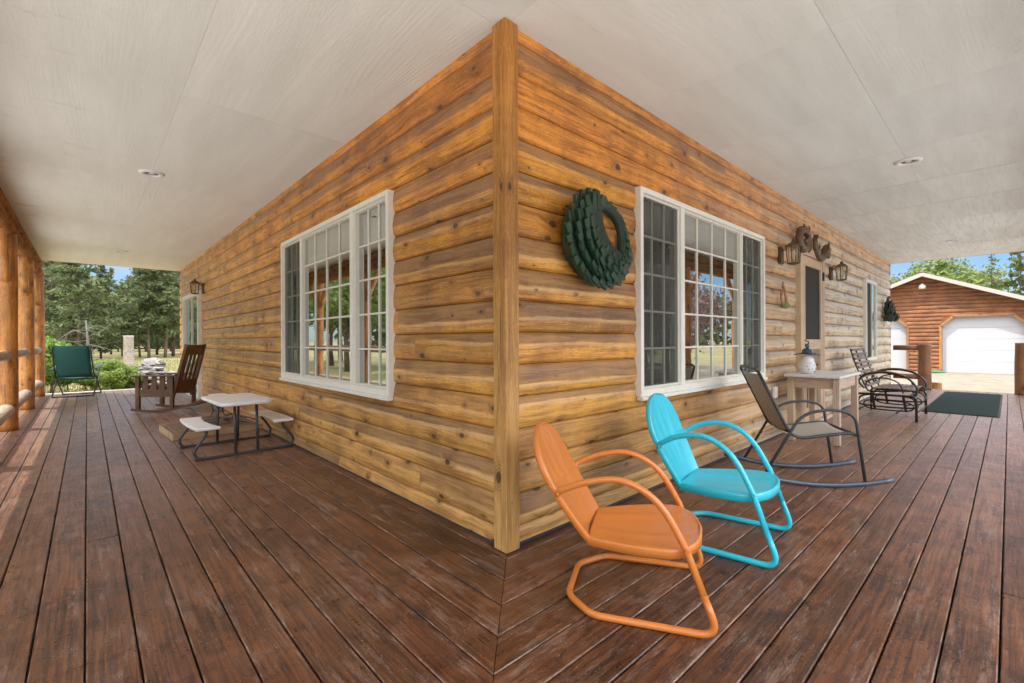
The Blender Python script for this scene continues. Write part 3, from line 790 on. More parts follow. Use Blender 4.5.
# far door on the left wall (beyond the rocking chair)
fr = MB()
for (u0, u1, za, zb) in ((9.0, 9.10, .0, 2.15), (10.9, 11.0, .0, 2.15), (9.10, 10.9, 2.06, 2.15)): fr.box((-.03, u0, za), (.05, u1, zb))
fr.box((-.05, 9.10, .0), (.05, 10.9, .05))
D = fr.build('patio_door', M['white_vinyl'], house, bevel=.004)
MB().box((.02, 9.12, .06), (.03, 10.0, 2.05)).build('pane', M['pane_dark'], D)
MB().box((.03, 10.0, .06), (.04, 10.88, 2.05)).build('pane', M['pane'], D)
MB().box((-.0, 9.97, .06), (.035, 10.03, 2.05)).build('door_stile', M['ivory_vinyl'], D)
# screen door
fr = MB(); d0, d1 = 5.0, 6.05
fr.box((d0-.03, -.03, .0), (d0+.07, .05, 2.22)); fr.box((d1-.07, -.03, .0), (d1+.03, .05, 2.22)); fr.box((d0-.05, -.035, 2.221), (d1+.05, .05, 2.32))
fr.box((d0+.07, -.06, .0), (d1-.07, .05, .04))
D = fr.build('screen_door', M['doorwood'], house, bevel=.004)
s_ = MB(); a, b_ = d0+.075, d1-.075
s_.box((a, -.025, .05), (a+.10, .01, 2.21)); s_.box((b_-.10, -.025, .05), (b_, .01, 2.21))
for (za, zb) in ((2.09, 2.21), (1.0, 1.13), (.05, .24)): s_.box((a+.10, -.024, za), (b_-.10, .009, zb))
s_.build('door_leaf', M['doorwood'], D, bevel=.003)
MB().box((a+.10, -.006, 1.13), (b_-.10, -.003, 2.09)).build('screen', M['doorscreen'], D)
MB().box((a+.10, .004, .24), (b_-.10, .007, 1.0)).build('screen', M['doorscreen'], D)
for k in range(8):
    x = a+.14+(b_-a-.28)*k/7; MB().box((x-.012, -.022, .24), (x+.012, -.004, 1.0)).build('slat', M['doorwood'], D, bevel=.002)
for z in (1.95, .45): MB().box((b_-.01, -.045, z), (b_+.03, -.02, z+.12)).build('hinge', M['black_metal'], D)
MB().tube([(a+.05, -.03, 1.0), (a+.05, -.07, 1.02), (a+.05, -.07, 1.10), (a+.05, -.03, 1.12)], .008, 8).build('handle', M['black_metal'], D)
# outlet
b = MB(); b.box((4.08, -.012, .47), (4.16, .02, .59)); ol = b.build('outlet_cover', M['white_plastic'], house, bevel=.004)

# ------------------------------------------------------------------ recessed lights
def can(x, y, label):
    r = thing('recessed_light', label, 'ceiling light', (x, y, H-.001), 0, 'recessed lights in the porch ceiling')
    b = MB(); prof = [(.062, -.002), (.064, -.012), (.080, -.018), (.102, -.012), (.108, -.001)]
    seg = 28
    for (rr, z) in prof:
        for k in range(seg): b.v.append(Vector((rr*cos(2*pi*k/seg), rr*sin(2*pi*k/seg), z)))
    for i in range(len(prof)-1):
        for k in range(seg): b.face([i*seg+k, i*seg+(k+1) % seg, (i+1)*seg+(k+1) % seg, (i+1)*seg+k], None, None, True)
    b.build('trim_ring', M['white_plastic'], r)
    MB().lathe([(.0605, -.0025), (.058, -.0018)], 28).build('reflector', M['lightcan_in'], r)
    MB().lathe([(.0, -.010), (.016, -.009), (.024, -.005), (.026, -.003)], 20).build('bulb', M['white_plastic'], r)
can(-1.14, 4.10, 'nearest recessed light in the ceiling over the kids picnic table')
can(-1.15, 9.57, 'far recessed light in the ceiling over the mission rocking chair')
can(4.20, -1.15, 'nearest recessed light in the ceiling outside the white framed window and door')
can(9.50, -1.15, 'far recessed light in the ceiling above the dark green runner mat')

# ------------------------------------------------------------------ metal lawn chairs
def lawn_chair(name, label, loc, yaw_, mat, k=1.0, rec=.38, kz=1.0):
    T = thing(name, label, 'chair', loc, yaw_, 'metal lawn chairs by the corner'); T.scale = (k, k, k*kz); rt = .0145
    for s in (-1, 1): pass
    w = .275
    # one continuous tube: arm -> front upright -> floor runner -> octagonal rear -> back up the other side
    half = [(-.262-(rec-.36)*.22, .222, .505), (-.245-(rec-.36)*.2, .236, .530), (-.16, .246, .580), (-.03, .246, .600), (.08, .250, .555), (.155, .258, .475), (.225, .270, .345)]
    arm = smooth_path(half, 5)
    low = [(.225, .270, .345), (.265, .275, .23), (.325, .278, .06), (.318, .276, rt), (.20, .275, rt), (-.145, .272, rt), (-.262, .150, rt)]
    lowf = fillet(low, [0, .0, .075, .0, .05, .06, .045], 6)
    # build bottom corner as a real rounded bend
    low2 = [Vector((.225, .270, .345)), Vector((.285, .276, .175)), Vector((.345, .278, rt)), Vector((-.145, .272, rt)), Vector((-.262, .145, rt)), Vector((-.262, -.145, rt))]
    f = fillet(low2, [0, 0, .085, .05, .045, 0], 7)[:-1]
    f = [q for q in f if q.y > 0]
    path = arm[:-1] + f
    mir = [Vector((q[0], -q[1], q[2])) for q in path][::-1]
    full = [Vector(q) for q in path] + mir
    # sag of the arms' flattened ends
    MB().tube(full, rt, 14).build('frame', mat, T)
    for s in (-1, 1):
        MB().tube([(-.256-(rec-.36)*.22, s*.236, .512), (-.262-(rec-.36)*.22, s*.246, .510)], .008, 8).build('bolt', mat, T); MB().tube([(.228, s*.283, .345), (.228, s*.291, .345)], .009, 8).build('bolt', mat, T)
    # back shell
    def backpt(u, v):
        # v 0..1.. bottom to top ; u -1..1
        c = .172 + .060*sin(min(v, .62)/.62*pi/2)
        if v > .56: c *= sqrt(max(0, 1-((v-.56)/.44)**2.2))*.999
        L_ = .525*v
        s_ = -.150 - L_*rec - .018*sin(v*pi) ; z = .294 + L_*.925
        x = u*c
        dish = -.030*(1-u*u)*(1-.3*v)
        rib = .0*cos(u*4.0*pi)*min(1, v*3)*(1-u*u) * (1 if v < .93 else (1-v)/.07)
        band = .007*exp(-((v-.47)/.022)**2)
        fan = (.005*exp(-((abs(u)-.22-.45*v)/.13)**2) + .004*exp(-(u/.12)**2))*min(1, v*2)*(1-v**4)
        return (s_ + dish + rib + band + fan, x, z)
    nu, nv = 64, 56
    P = [[backpt(-1+2*i/nu, j/nv) for j in range(nv+1)] for i in range(nu+1)]
    b = MB(); b.grid(P)
    # rolled rim flange going backward around the outline
    rim = [P[0][j] for j in range(nv+1)] + [P[nu][j] for j in range(nv, -1, -1)]
    R0 = []; 
    for q in rim:
        q = Vector(q); cen = Vector((-.25, 0, .52)); d = Vector((0, q.y, (q.z-.5)*.8)); d.normalize()
        R0.append([q, q + d*.006 + Vector((-.006, 0, -.002)), q + d*.006 + Vector((-.024, 0, -.009)), q - d*.002 + Vector((-.028, 0, -.010))])
    b.grid(R0)
    o = b.build('backrest', mat, T, smooth=True)
    so = o.modifiers.new('Solidify', 'SOLIDIFY'); so.thickness = .003; so.offset = 0
    # seat
    def seatw(t_):   # t 0 back .. 1 front
        w_ = .172 + .083*sin(min(1, t_/.72)*pi/2)
        if t_ > .66: w_ = .255*sqrt(max(0, 1-((t_-.66)/.34)**2.6))
        return w_
    def seatpt(u, t_):
        s_ = -.168 + .465*t_; z = .312 + .034*t_
        z -= .018*(1-u*u)*sin(min(1, t_*1.1)*pi*.9) 
        z += .005*exp(-((abs(u)-.48)/.12)**2)*sin(t_*pi)
        return (s_, u*seatw(t_), z)
    nu, nv = 60, 44
    P = [[seatpt(-1+2*i/nu, j/nv) for j in range(nv+1)] for i in range(nu+1)]
    b = MB(); b.grid(P)
    rim = [P[0][j] for j in range(nv+1)] + [P[nu][j] for j in range(nv, -1, -1)]
    R0 = []
    for q in rim:
        q = Vector(q); d = Vector((q.x-.02, q.y*1.2, 0)); d.normalize()
        R0.append([q, q + d*.007 + Vector((0, 0, -.004)), q + d*.010 + Vector((0, 0, -.014)), q + d*.009 + Vector((0, 0, -.040)), q + d*.002 + Vector((0, 0, -.043))])
    b.grid(R0)
    o = b.build('seat', mat, T, smooth=True)
    so = o.modifiers.new('Solidify', 'SOLIDIFY'); so.thickness = .003; so.offset = 0
    return T
lawn_chair('metal_lawn_chair', 'orange metal shellback lawn chair beside the house corner', (.185, -.635, .001), radians(-60), M['orange'], .99, .50, .95)
lawn_chair('metal_lawn_chair', 'turquoise blue metal shellback lawn chair under the right window', (1.065, -.66, .001), radians(-80), M['cyan'], 1.0, .40, 1.02)

# ------------------------------------------------------------------ sling rocking chair
T = thing('sling_rocking_chair', 'black steel rocking chair with grey woven sling and dark runners tinted by painted sky reflection', 'rocking chair', (2.72, -.66, 0), radians(-55))
W = .25
for s in (-1, 1):
    arc = []
    for i in range(21):
        x = -.56 + 1.05*i/20; z = .017 + .27*((x-.0)**2)
        arc.append((x, s*(W+.02), z))
    MB().tube(arc, .024, 8, flat=(.85, .8), up=(0, 0, 1)).build('runner', M['sky_sheen_metal'], T)
    leg = fillet([(.31, s*(W+.02), .045), (.245, s*(W+.02), .56), (.10, s*(W+.02), .600), (-.12, s*(W+.02), .56), (-.40, s*(W+.02), .05)], [0, .10, .1, .12, 0], 7)
    MB().tube(leg, .0115, 10).build('arm', M['grey_metal'], T)
    sd_ = fillet([(-.42, s*W, .875), (-.195, s*W, .395), (-.12, s*W, .365), (.22, s*W, .42), (.285, s*W, .395)], [0, .06, .06, .05, 0], 6)
    MB().tube(sd_, .0125, 10).build('side_rail', M['grey_metal'], T)
b = MB(); b.tube([(.275, -W-.02, .40), (.275, W+.02, .40)], .011, 8); b.tube([(-.20, -W-.02, .41), (-.20, W+.02, .41)], .011, 8); b.build('cross_bar', M['grey_metal'], T)
b = MB(); b.tube(fillet([(-.42, -W, .875), (-.433, -W*.8, .90), (-.433, W*.8, .90), (-.42, W, .875)], .03, 5), .0125, 10); b.build('top_rail', M['grey_metal'], T)
prof = fillet([(-.415, 0, .86), (-.195, 0, .400), (-.12, 0, .368), (.22, 0, .424), (.275, 0, .404)], [0, .07, .07, .05, 0], 6)
# back sling
def sling(pts, sag):
    P = []
    for q in pts:
        P.append([(q.x - (sag[0]*(1-(y/W)**2)), y, q.z - sag[1]*(1-(y/W)**2)) for y in [W*(-1+2*j/12) for j in range(13)]])
    b = MB(); b.grid(P); return b
bk = [q for q in smooth_path([prof[0], Vector((-.352, 0, .73)), Vector((-.28, 0, .575)), Vector((-.19, 0, .40))], 5)]
st_ = [q for q in prof if q.x > -.15]
for nm, pts, sag in (('back_sling', bk, (.018, .006)), ('seat_sling', [Vector((-.17, 0, .385))]+st_, (0, .018))):
    o = sling(pts, sag).build(nm, M['sling'], T, smooth=True); so = o.modifiers.new('Solidify', 'SOLIDIFY'); so.thickness = .004

# ------------------------------------------------------------------ side table, jar, figurine
T = thing('side_table', 'small weathered wooden side table with pale grey top beside the screen door', 'table', (4.64, -.345, 0))
hx, hy, zt = .50, .265, .715
b = MB(); b.box((-hx, -hy, zt), (hx, hy, zt+.028)); b.build('tabletop', M['tabletop'], T, bevel=.006)
for sx_ in (-1, 1):
    for sy_ in (-1, 1):
        cx, cy = sx_*(hx-.085), sy_*(hy-.05)
        MB().box((cx-.032, cy-.032, .001), (cx+.032, cy+.032, zt-.002)).build('leg', M['tablewood'], T, bevel=.005)
b = MB()
for sy_ in (-1, 1): b.box((-hx+.118, sy_*(hy-.05)-.011, zt-.12), (hx-.118, sy_*(hy-.05)+.011, zt-.001))
for sx_ in (-1, 1): b.box((sx_*(hx-.085)-.011, -hy+.083, zt-.119), (sx_*(hx-.085)+.011, hy-.083, zt-.003))
b.build('apron', M['tablewood'], T, bevel=.002)
MB().box((-hx+.12, -.02, .20), (hx-.12, .02, .235)).build('stretcher', M['tablewood'], T, bevel=.003)

T = thing('ceramic_jar', 'round white ceramic jar with a dark blue brimmed hat lid on the side table', 'jar', (4.36, -.25, zt+.0295)); T.scale = (.86, .86, .95)
MB().lathe([(.055, 0), (.075, .012), (.098, .06), (.102, .10), (.085, .16), (.066, .195), (.07, .215), (.066, .217)], 28).build('body', M['ceramic'], T)
L_ = MB().lathe([(.150, .215), (.152, .222), (.09, .232), (.062, .25), (.052, .285), (.03, .30), (.004, .302)], 28)
for i, q in enumerate(L_.v):
    r_ = sqrt(q.x**2+q.y**2)
    if r_ > .1: q.z += .025*(q.x/.15)**2
L_.build('lid', M['blue_ceramic'], T, smooth=True)
b = MB(); b.tube(smooth_path([(.03, 0, .295), (.02, 0, .325), (-.01, 0, .335), (-.035, 0, .315)], 4), [.02, .02, .019, .022, .023, .024, .025, .025, .02, .015, .010, .006, .004][:13], 10); b.build('lid_knob', M['blue_ceramic'], T)
b = MB()
for a_, z in ((-2.0, .10), (-2.5, .13), (-1.5, .125), (-2.25, .06), (-1.7, .07), (-2.9, .09), (-2.7, .055), (-1.9, .15)):
    r_ = .100 if z < .12 else .096
    b.lathe([(.0, 0), (.006, .001), (.006, .003), (.0, .004)], 8, M=Matrix.Translation((r_*cos(a_), r_*sin(a_), z)) @ Matrix.Rotation(a_, 4, 'Z') @ Matrix.Rotation(pi/2, 4, 'Y'))
b.build('pattern_dots', M['blue_ceramic'], T)
T = thing('figurine', 'small dark bronze figurine standing behind the white jar on the side table', 'figurine', (4.62, -.22, zt+.0295))
MB().lathe([(.045, 0), (.05, .01), (.03, .02), (.035, .06), (.048, .10), (.036, .14), (.018, .155), (.028, .17), (.032, .19), (.022, .212), (.003, .22)], 18).build('body', M['bronze'], T)
b = MB()
for s in (-1, 1): b.tube(smooth_path([(s*.035, -.005, .125), (s*.062, -.03, .10), (s*.03, -.06, .085)], 4), .011, 8)
b.build('arm', M['bronze'], T)

# ------------------------------------------------------------------ glider
T = thing('glider_chair', 'dark metal porch glider with brown wood slat seat and curved arms', 'glider', (7.14, -.64, 0), radians(-90))
W = .52
for s in (-1, 1):
    y = s*W
    MB().tube(fillet([(.31, y, 0.0), (.31, y, .30), (.29, y, .345), (-.33, y, .345), (-.35, y, .30), (-.35, y, 0.0)], [0, .03, .05, .05, .03, 0], 5), .016, 10).build('base_leg_frame', M['black_metal'], T)
    loop = [(.26, s*(W-.05), .18), (.30, s*(W-.05), .26), (.20, s*(W-.05), .33), (-.22, s*(W-.05), .33), (-.33, s*(W-.05), .26), (-.27, s*(W-.05), .18)]
    MB().tube(smooth_path(loop, 6, True), .012, 8, closed=True).build('glide_loop', M['black_metal'], T)
    loop2 = [(.20, s*(W-.10), .13), (.27, s*(W-.10), .20), (.16, s*(W-.10), .25), (-.20, s*(W-.10), .25), (-.28, s*(W-.10), .20), (-.20, s*(W-.10), .13)]
    MB().tube(smooth_path(loop2, 6, True), .010, 8, closed=True).build('glide_loop', M['black_metal'], T)
    inner = smooth_path([(-.25, s*(W-.03), .42), (-.22, s*(W-.025), .53), (-.05, s*(W-.02), .58), (.12, s*(W-.02), .52), (.17, s*(W-.02), .38)], 6)
    MB().tube(inner, .010, 8).build('arm_scroll', M['black_metal'], T)
    for x in (-.17, .17): MB().bar((x, s*(W-.025), .33), (x+.03, s*(W-.03), .12), .006, .03, up=(1, 0, 0)).build('glide_link', M['black_metal'], T)
    arm = smooth_path([(-.27, s*(W-.06), .42), (-.33, s*(W-.045), .52), (-.24, s*(W-.03), .62), (-.02, s*(W-.02), .655), (.20, s*(W-.02), .60), (.31, s*(W-.02), .47), (.30, s*(W-.03), .35)], 6)
    A = MB().tube(arm, .0135, 10).build('arm', M['black_metal'], T)
    pad = [q for q in arm if q.z > .585]
    MB().tube([q+Vector((0, 0, .016)) for q in pad], .028, 10, flat=(.35, 1), up=(0, 0, 1)).build('armrest', M['glider_wood'], A)
    rail = smooth_path([(-.44, s*(W-.09), .99), (-.37, s*(W-.09), .74), (-.26, s*(W-.09), .45), (-.19, s*(W-.09), .38), (.10, s*(W-.09), .40), (.27, s*(W-.09), .41), (.31, s*(W-.09), .38)], 6)
    MB().tube(rail, .011, 8).build('side_rail', M['black_metal'], T)
b = MB(); b.tube([(-.35, -W, .10), (-.35, W, .10)], .012, 8); b.tube([(.10, -W, .10), (.10, W, .10)], .012, 8); b.tube([(.31, -W, .12), (.31, W, .12)], .010, 8); b.build('stretcher', M['black_metal'], T)
b = MB()
for x in (-.22, .22): b.tube([(x, -W+.05, .33), (x, W-.05, .33)], .011, 8)
b.build('seat_bearer', M['black_metal'], T)
for k in range(9):
    t_ = k/8; x = -.245 - .19*t_ - .01*sin(t_*pi); z = .46 + .51*t_
    MB().box((-.008, -W+.07, -.019), (.008, W-.07, .019), Matrix.Translation((x+.014, 0, z)) @ Matrix.Rotation(radians(-24), 4, 'Y')).build('back_slat', M['glider_wood'], T, bevel=.004)
MB().tube(smooth_path([(-.455, 0, .97), (-.385, 0, .74), (-.275, 0, .45), (-.20, 0, .375), (.10, 0, .385), (.27, 0, .395)], 6), .013, 8).build('centre_rail', M['black_metal'], T)
for k in range(9):
    x = -.16 + .052*k; z = .405+.012*sin(k/8*pi)+.006
    MB().box((x-.02, -W+.07, z), (x+.02, W-.07, z+.014)).build('seat_slat', M['glider_wood'], T, bevel=.004)

# ------------------------------------------------------------------ runner mat
T = thing('runner_mat', 'long dark green carpet runner mat lying on the deck by the steps', 'mat', (9.85, -1.29, .0))
b = MB(); n = 48; P = []
MB().box((-1.95, -.425, .0015), (1.95, .425, .006)).build('backing', M['rubber'], T)
b.box((-1.92, -.40, .006), (1.92, .40, .014)); b.build('pile', M['mat'], T, bevel=.004)

# ------------------------------------------------------------------ end railing and step posts (right)
T = thing('stair_railing', 'dark log post and rails closing the porch end beside the house wall', 'railing', (12.1, -.52, 0))
logpost(0, 0, .001, 1.01, .115, M['darkpost'], 'post', T, 31)
MB().tube([(0, .09, .93), (0, .54, .93)], .06, 12).build('rail', M['darkpost'], T)
MB().tube([(0, .09, .28), (0, .54, .28)], .06, 12).build('rail', M['darkpost'], T)
o = logpost(12.15, -2.0, .001, 1.04, .125, M['darkpost'], 'log_post', None, 33)
tag(o, 'short dark log post at the right side of the porch steps', 'post')
o = logpost(12.75, -.66, GZ, .12, .10, M['postwood'], 'log_stump', None, 35); tag(o, 'short log stub standing by the step behind the stair post', 'log')

# ------------------------------------------------------------------ wreaths
def wreath(name, label, loc, M_, big=True):
    T = thing(name, label, 'wreath', loc); T.matrix_world = Matrix.Translation(loc) @ M_
    random.seed(11)
    mat = M['green_wood'] if big else M['black_green']
    # local: a right, b up, c outward (toward -Y of the wall)
    A0, B0 = .335, .280; N = 72
    def outer(w_): return Vector((A0*cos(w_)-.0, B0*sin(w_)))
    def inner(w_): return Vector((.128+.125*cos(w_)-.055*sin(w_), .088+.140*sin(w_)-.03*cos(w_)))*(1+.06*sin(3*w_))
    core = MB(); P = []
    for i in range(N):
        w_ = 2*pi*i/N; o_ = outer(w_)*.96; h_ = inner(w_); m_ = (o_+h_)/2; th = min(1, (o_-h_).length/.25)
        P.append([(o_.x, .0, o_.y), (o_.x*.98, -.035, o_.y*.98), (m_.x, -.03-.045*th, m_.y), (h_.x, -.07, h_.y), (h_.x, .0, h_.y)])
    core.grid(P, closedu=True); core.build('core', M['black_green'], T, smooth=True)
    bl = MB(); rings = 5
    for r_ in range(rings):
        n_ = 28 - 3*r_
        for i in range(n_):
            w_ = 2*pi*(i + (r_ % 2)*.5)/n_
            o_, h_ = outer(w_), inner(w_); thick = (o_-h_).length
            if r_ > 0 and thick*(1-r_/rings) < .045: continue
            t_ = (r_+.12)/rings
            c_ = o_.lerp(h_, min(.96, t_) if thick > .11 else .45); d_ = (h_-o_).normalized(); tang = Vector((-d_.y, d_.x))
            # blocks fan out clockwise and overlap like shingles
            if thick < .11 and r_ > 0: continue
            kk = min(1, thick/.18); dirv = (d_*.34*kk - tang).normalized(); ang = math.atan2(dirv.y, dirv.x) + U(-.10, .10)
            L_ = U(.105, .145)*min(1, .40+thick*2.0); wd = U(.034, .044); hgt = U(.022, .030)
            out = .034 + .052*sin(min(1, t_+.12)*pi)**.7*min(1, thick/.22) + U(-.003, .003)
            M_b = Matrix.Translation((c_.x, -out, c_.y)) @ Matrix.Rotation(-ang, 4, 'Y') @ Matrix.Rotation(radians(U(10, 18)), 4, 'Z') @ Matrix.Rotation(radians(U(-14, 14)), 4, 'X')
            bl.box((-L_/2, -hgt/2, -wd/2), (L_/2, hgt/2, wd/2), M_b)
    bl.build('blocks', mat, T, bevel=.003, seg=1)
    return T
wreath('wreath', 'large dark green wreath of small painted wooden blocks left of the right window', (.775, .005, 1.765), Matrix.Identity(4))
T = thing('hanging_basket', 'small black green cone shaped wreath hanging at the far end of the wall', 'wreath', (10.95, .0, 2.06))
b = MB(); random.seed(5)
for k in range(170):
    t_ = sqrt(R()); w_ = U(pi, 2*pi); rr = (.03+.25*t_**.9)*U(.75, 1.0)
    c_ = Vector((rr*cos(w_)*1.1, rr*sin(w_)*.75-.02, -.03-.52*t_))
    if t_ > .93: c_.z += .05
    Mx = Matrix.Translation(c_) @ Matrix.Rotation(w_, 4, 'Z') @ Matrix.Rotation(radians(20), 4, 'Y')
    b.box((-.012, -.018, -.06), (.012, .018, .05), Mx)
b.build('shingles', M['black_green'], T, bevel=.002, seg=1)
MB().tube([(0, .04, .04), (0, -.03, .0)], .006, 6).build('hook', M['black_metal'], T)
random.seed(99)

# ------------------------------------------------------------------ wall lanterns
def lantern(x, y, z, label, face):      # face 0: on the right wall, 1: on the left wall
    T = thing('wall_lantern', label, 'lantern', (x, y, z), 0 if face == 0 else radians(-90), 'wall lanterns')
    MB().box((-.055, .0, -.10), (.055, .045, .10)).build('back_plate', M['bronze'], T, bevel=.008)
    MB().lathe([(.0, 0), (.035, .004), (.045, .02), (.035, .04), (0, .05)], 14, M=Matrix.Translation((0, .0, .09)) @ Matrix.Rotation(pi/2, 4, 'X')).build('scroll', M['copper'], T)
    MB().tube(smooth_path([(0, .0, .05), (0, -.06, .10), (0, -.115, .13)], 5), .009, 8).build('bracket', M['black_metal'], T)
    MB().lathe([(.085, .085), (.088, .092), (.05, .125), (.022, .14), (.02, .155), (.006, .175), (.002, .18)], 6, (0, -.115, 0)).build('cap', M['bronze'], T, smooth=False)
    MB().lathe([(.012, -.125), (.06, -.115), (.066, -.105), (.06, -.10)], 6, (0, -.115, 0)).build('base', M['bronze'], T, smooth=False)
    b = MB()
    for k in range(6):
        w_ = 2*pi*k/6; b.tube([(.062*cos(w_), -.115+.062*sin(w_), -.105), (.078*cos(w_), -.115+.078*sin(w_), .088)], .0045, 5)
    b.build('cage', M['black_metal'], T)
    g_ = MB(); P = [[(.058*cos(2*pi*k/6), -.115+.058*sin(2*pi*k/6), -.103), (.074*cos(2*pi*k/6), -.115+.074*sin(2*pi*k/6), .084)] for k in range(6)]
    g_.grid(P, closedu=True); g_.build('glass', M['lamp_glass'], T, smooth=False)
    MB().lathe([(.011, -.10), (.011, -.03), (.020, .0), (.016, .035), (.003, .05)], 12, (0, -.115, 0)).build('bulb', M['white_plastic'], T)
    return T
lantern(4.38, .0, 2.12, 'bronze glass lantern on the wall left of the screen door', 0)
lantern(6.62, .0, 2.12, 'bronze glass lantern on the wall right of the screen door', 0)
lantern(.0, 8.75, 2.16, 'bronze glass lantern on the left wall above the mission rocking chair', 1)

# carved scroll ornaments above the door
def scroll(x, label, mir):
    T = thing('carved_scroll', label, 'carving', (x, -.0, 2.365), 0, 'carved ornaments over the screen door')
    if mir: body = smooth_path([(.02, -.05, .0), (.10, -.05, .03), (.12, -.05, -.06), (-.02, -.05, -.10), (-.16, -.05, -.04), (-.17, -.05, .08), (-.04, -.05, .15), (.14, -.05, .12), (.26, -.05, .0), (.22, -.05, -.10)], 6)
    else: body = smooth_path([(-.27, -.05, .16), (-.30, -.05, .05), (-.22, -.05, -.06), (-.08, -.05, -.12), (.08, -.05, -.10), (.20, -.05, .0), (.28, -.05, .07), (.36, -.05, .03), (.38, -.05, -.08)], 6)
    n = len(body); rs = [(.016+.030*sin(pi*i/(n-1))**.6)*(1+.35*noise.noise(Vector((i*.5, x, 0)))) for i in range(n)]
    MB().tube(body, rs, 12).build('body', M['carved'], T)
    for k in range(6):
        q = body[int(n*(.1+.13*k))]; e_ = U(-.03, .03)
        MB().tube(smooth_path([(q.x, q.y-.01, q.z), (q.x+e_, q.y-.04, q.z+.04), (q.x+e_*2.2, q.y-.03, q.z+U(.05, .085))], 3), [.017, .016, .014, .012, .009, .006, .003], 7).build('crest', M['carved'], T)
scroll(5.02, 'dark carved scroll ornament above the left side of the screen door', True)
scroll(5.80, 'dark carved scroll ornament above the right side of the screen door', False)
T = thing('horseshoe_ornament', 'small copper horseshoe shaped ornament with green base hanging left of the screen door', 'ornament', (4.36, -.0, 1.65))
MB().tube(smooth_path([(-.055, -.015, .06), (-.085, -.02, -.03), (-.05, -.025, -.105), (.03, -.025, -.12), (.08, -.02, -.05), (.06, -.015, .05), (.0, -.01, .10)], 5), .017, 9).build('ring', M['copper'], T)
MB().lathe([(.0, -.05), (.04, -.04), (.055, -.01), (.035, .02), (0, .03)], 14, (0, -.03, -.11)).build('base', M['moss'], T)
MB().tube(smooth_path([(0, -.01, .10), (-.025, -.01, .135), (0, -.01, .155), (.025, -.01, .135), (0, -.01, .10)], 4), .006, 6).build('loop', M['copper'], T)

# ------------------------------------------------------------------ kids picnic table
T = thing('kids_picnic_table', 'small white plastic kids picnic table with two attached benches and grey steel legs', 'table', (-.455, 3.80, 0), radians(2))
def slab(poly, z, th, nm, par=T):
    b = MB(); b.prism(poly, z-th, z); o = b.build(nm, M['white_plastic'], par, bevel=.012, seg=3); return o
def rrect(hx, hy, r, n=6):
    P = []
    for (cx, cy, a_) in ((hx-r, hy-r, 0), (-hx+r, hy-r, pi/2), (-hx+r, -hy+r, pi), (hx-r, -hy+r, 3*pi/2)):
        for k in range(n+1): P.append((cx + r*cos(a_+pi/2*k/n), cy + r*sin(a_+pi/2*k/n)))
    return P
slab(rrect(.25, .46, .10), .535, .035, 'tabletop')
for s in (-1, 1):
    P = []
    n = 12
    outer = [(s*(.435+.02*(1-(2*i/n-1)**2)), -.42+.84*i/n) for i in range(n+1)]
    inner = [(s*(.235+.045*(1-(2*i/n-1)**2)), .42-.84*i/n) for i in range(n+1)]
    P = outer + inner
    if s < 0: P = P[::-1]
    slab(P, .315, .03, 'bench')
for s in (-1, 1):
    y = s*.37
    run = fillet([(-.40, y*.9, .285), (-.30, y, .20), (-.43, y, .10), (-.40, y, .014), (.40, y, .014), (.43, y, .10), (.30, y, .20), (.40, y*.9, .285)], [0, .06, .06, .05, .05, .06, .06, 0], 7)
    run = smooth_path([(-.37, y*.92, .288), (-.345, y*.95, .25), (-.40, y, .17), (-.445, y, .09), (-.42, y, .03), (-.36, y, .016), (0, y, .016), (.36, y, .016), (.42, y, .03), (.445, y, .09), (.40, y, .17), (.345, y*.95, .25), (.37, y*.92, .288)], 6)
    MB().tube(run, .0135, 10).build('leg_frame', M['grey_metal'], T)
    for x in (-.10, .10):
        MB().tube([(x, y, .02), (x*1.0, y*.9, .505)], .0135, 10).build('upright', M['grey_metal'], T)
    for x in (-.405, .405):
        MB().box((x-.035, y-.02, .0), (x+.035, y+.02, .022)).build('foot', M['rubber'], T, bevel=.004)

# ------------------------------------------------------------------ tray with cushion and twigs behind it
T = thing('wooden_tray', 'low raw wood tray holding a brown cushion and bent twigs behind the kids picnic table', 'tray', (-.46, 5.12, .001), radians(3))
b = MB(); b.box((-.46, -.40, 0), (.46, .40, .02)); 
b.box((-.46, -.42, 0), (.46, -.401, .075)); b.box((-.46, .401, 0), (.46, .42, .075)); b.box((-.48, -.42, 0), (-.461, .42, .074)); b.box((.461, -.42, 0), (.48, .42, .074))
b.build('box', M['palewood'], T, bevel=.003)
b = MB(); b.prism(rrect(.44, .38, .06), .02, .085); b.build('cushion', M['cushion'], T, bevel=.02, seg=3)
for k in range(7):
    x0, y0 = U(-.4, .0), U(-.3, .2); L_ = U(.35, .6); a_ = U(-.4, .5); hh = U(.03, .10)
    P = [(x0 + L_*i/5*cos(a_), y0 + L_*i/5*sin(a_)+U(-.02, .02), .10+hh*sin(pi*i/5)) for i in range(6)]
    MB().tube(smooth_path(P, 4), [.011]*21, 7).build('twig', M['twig'], T)
T = thing('plant_stand', 'thin black wire stand with a small white dish behind the picnic table', 'plant stand', (-.25, 5.9, 0))
b = MB()
for k in range(3):
    w_ = 2*pi*k/3+.4; b.tube(smooth_path([(.16*cos(w_), .16*sin(w_), .0), (.07*cos(w_), .07*sin(w_), .12), (.09*cos(w_), .09*sin(w_), .25), (.11*cos(w_), .11*sin(w_), .33)], 4), .007, 6)
for z, r_ in ((.33, .11), (.14, .075)): b.tube([(r_*cos(2*pi*i/20), r_*sin(2*pi*i/20), z) for i in range(20)], .005, 6, closed=True)
b.build('wire_frame', M['black_metal'], T)
MB().lathe([(.04, .325), (.10, .34), (.12, .375), (.115, .38)], 20).build('dish', M['white_plastic'], T)

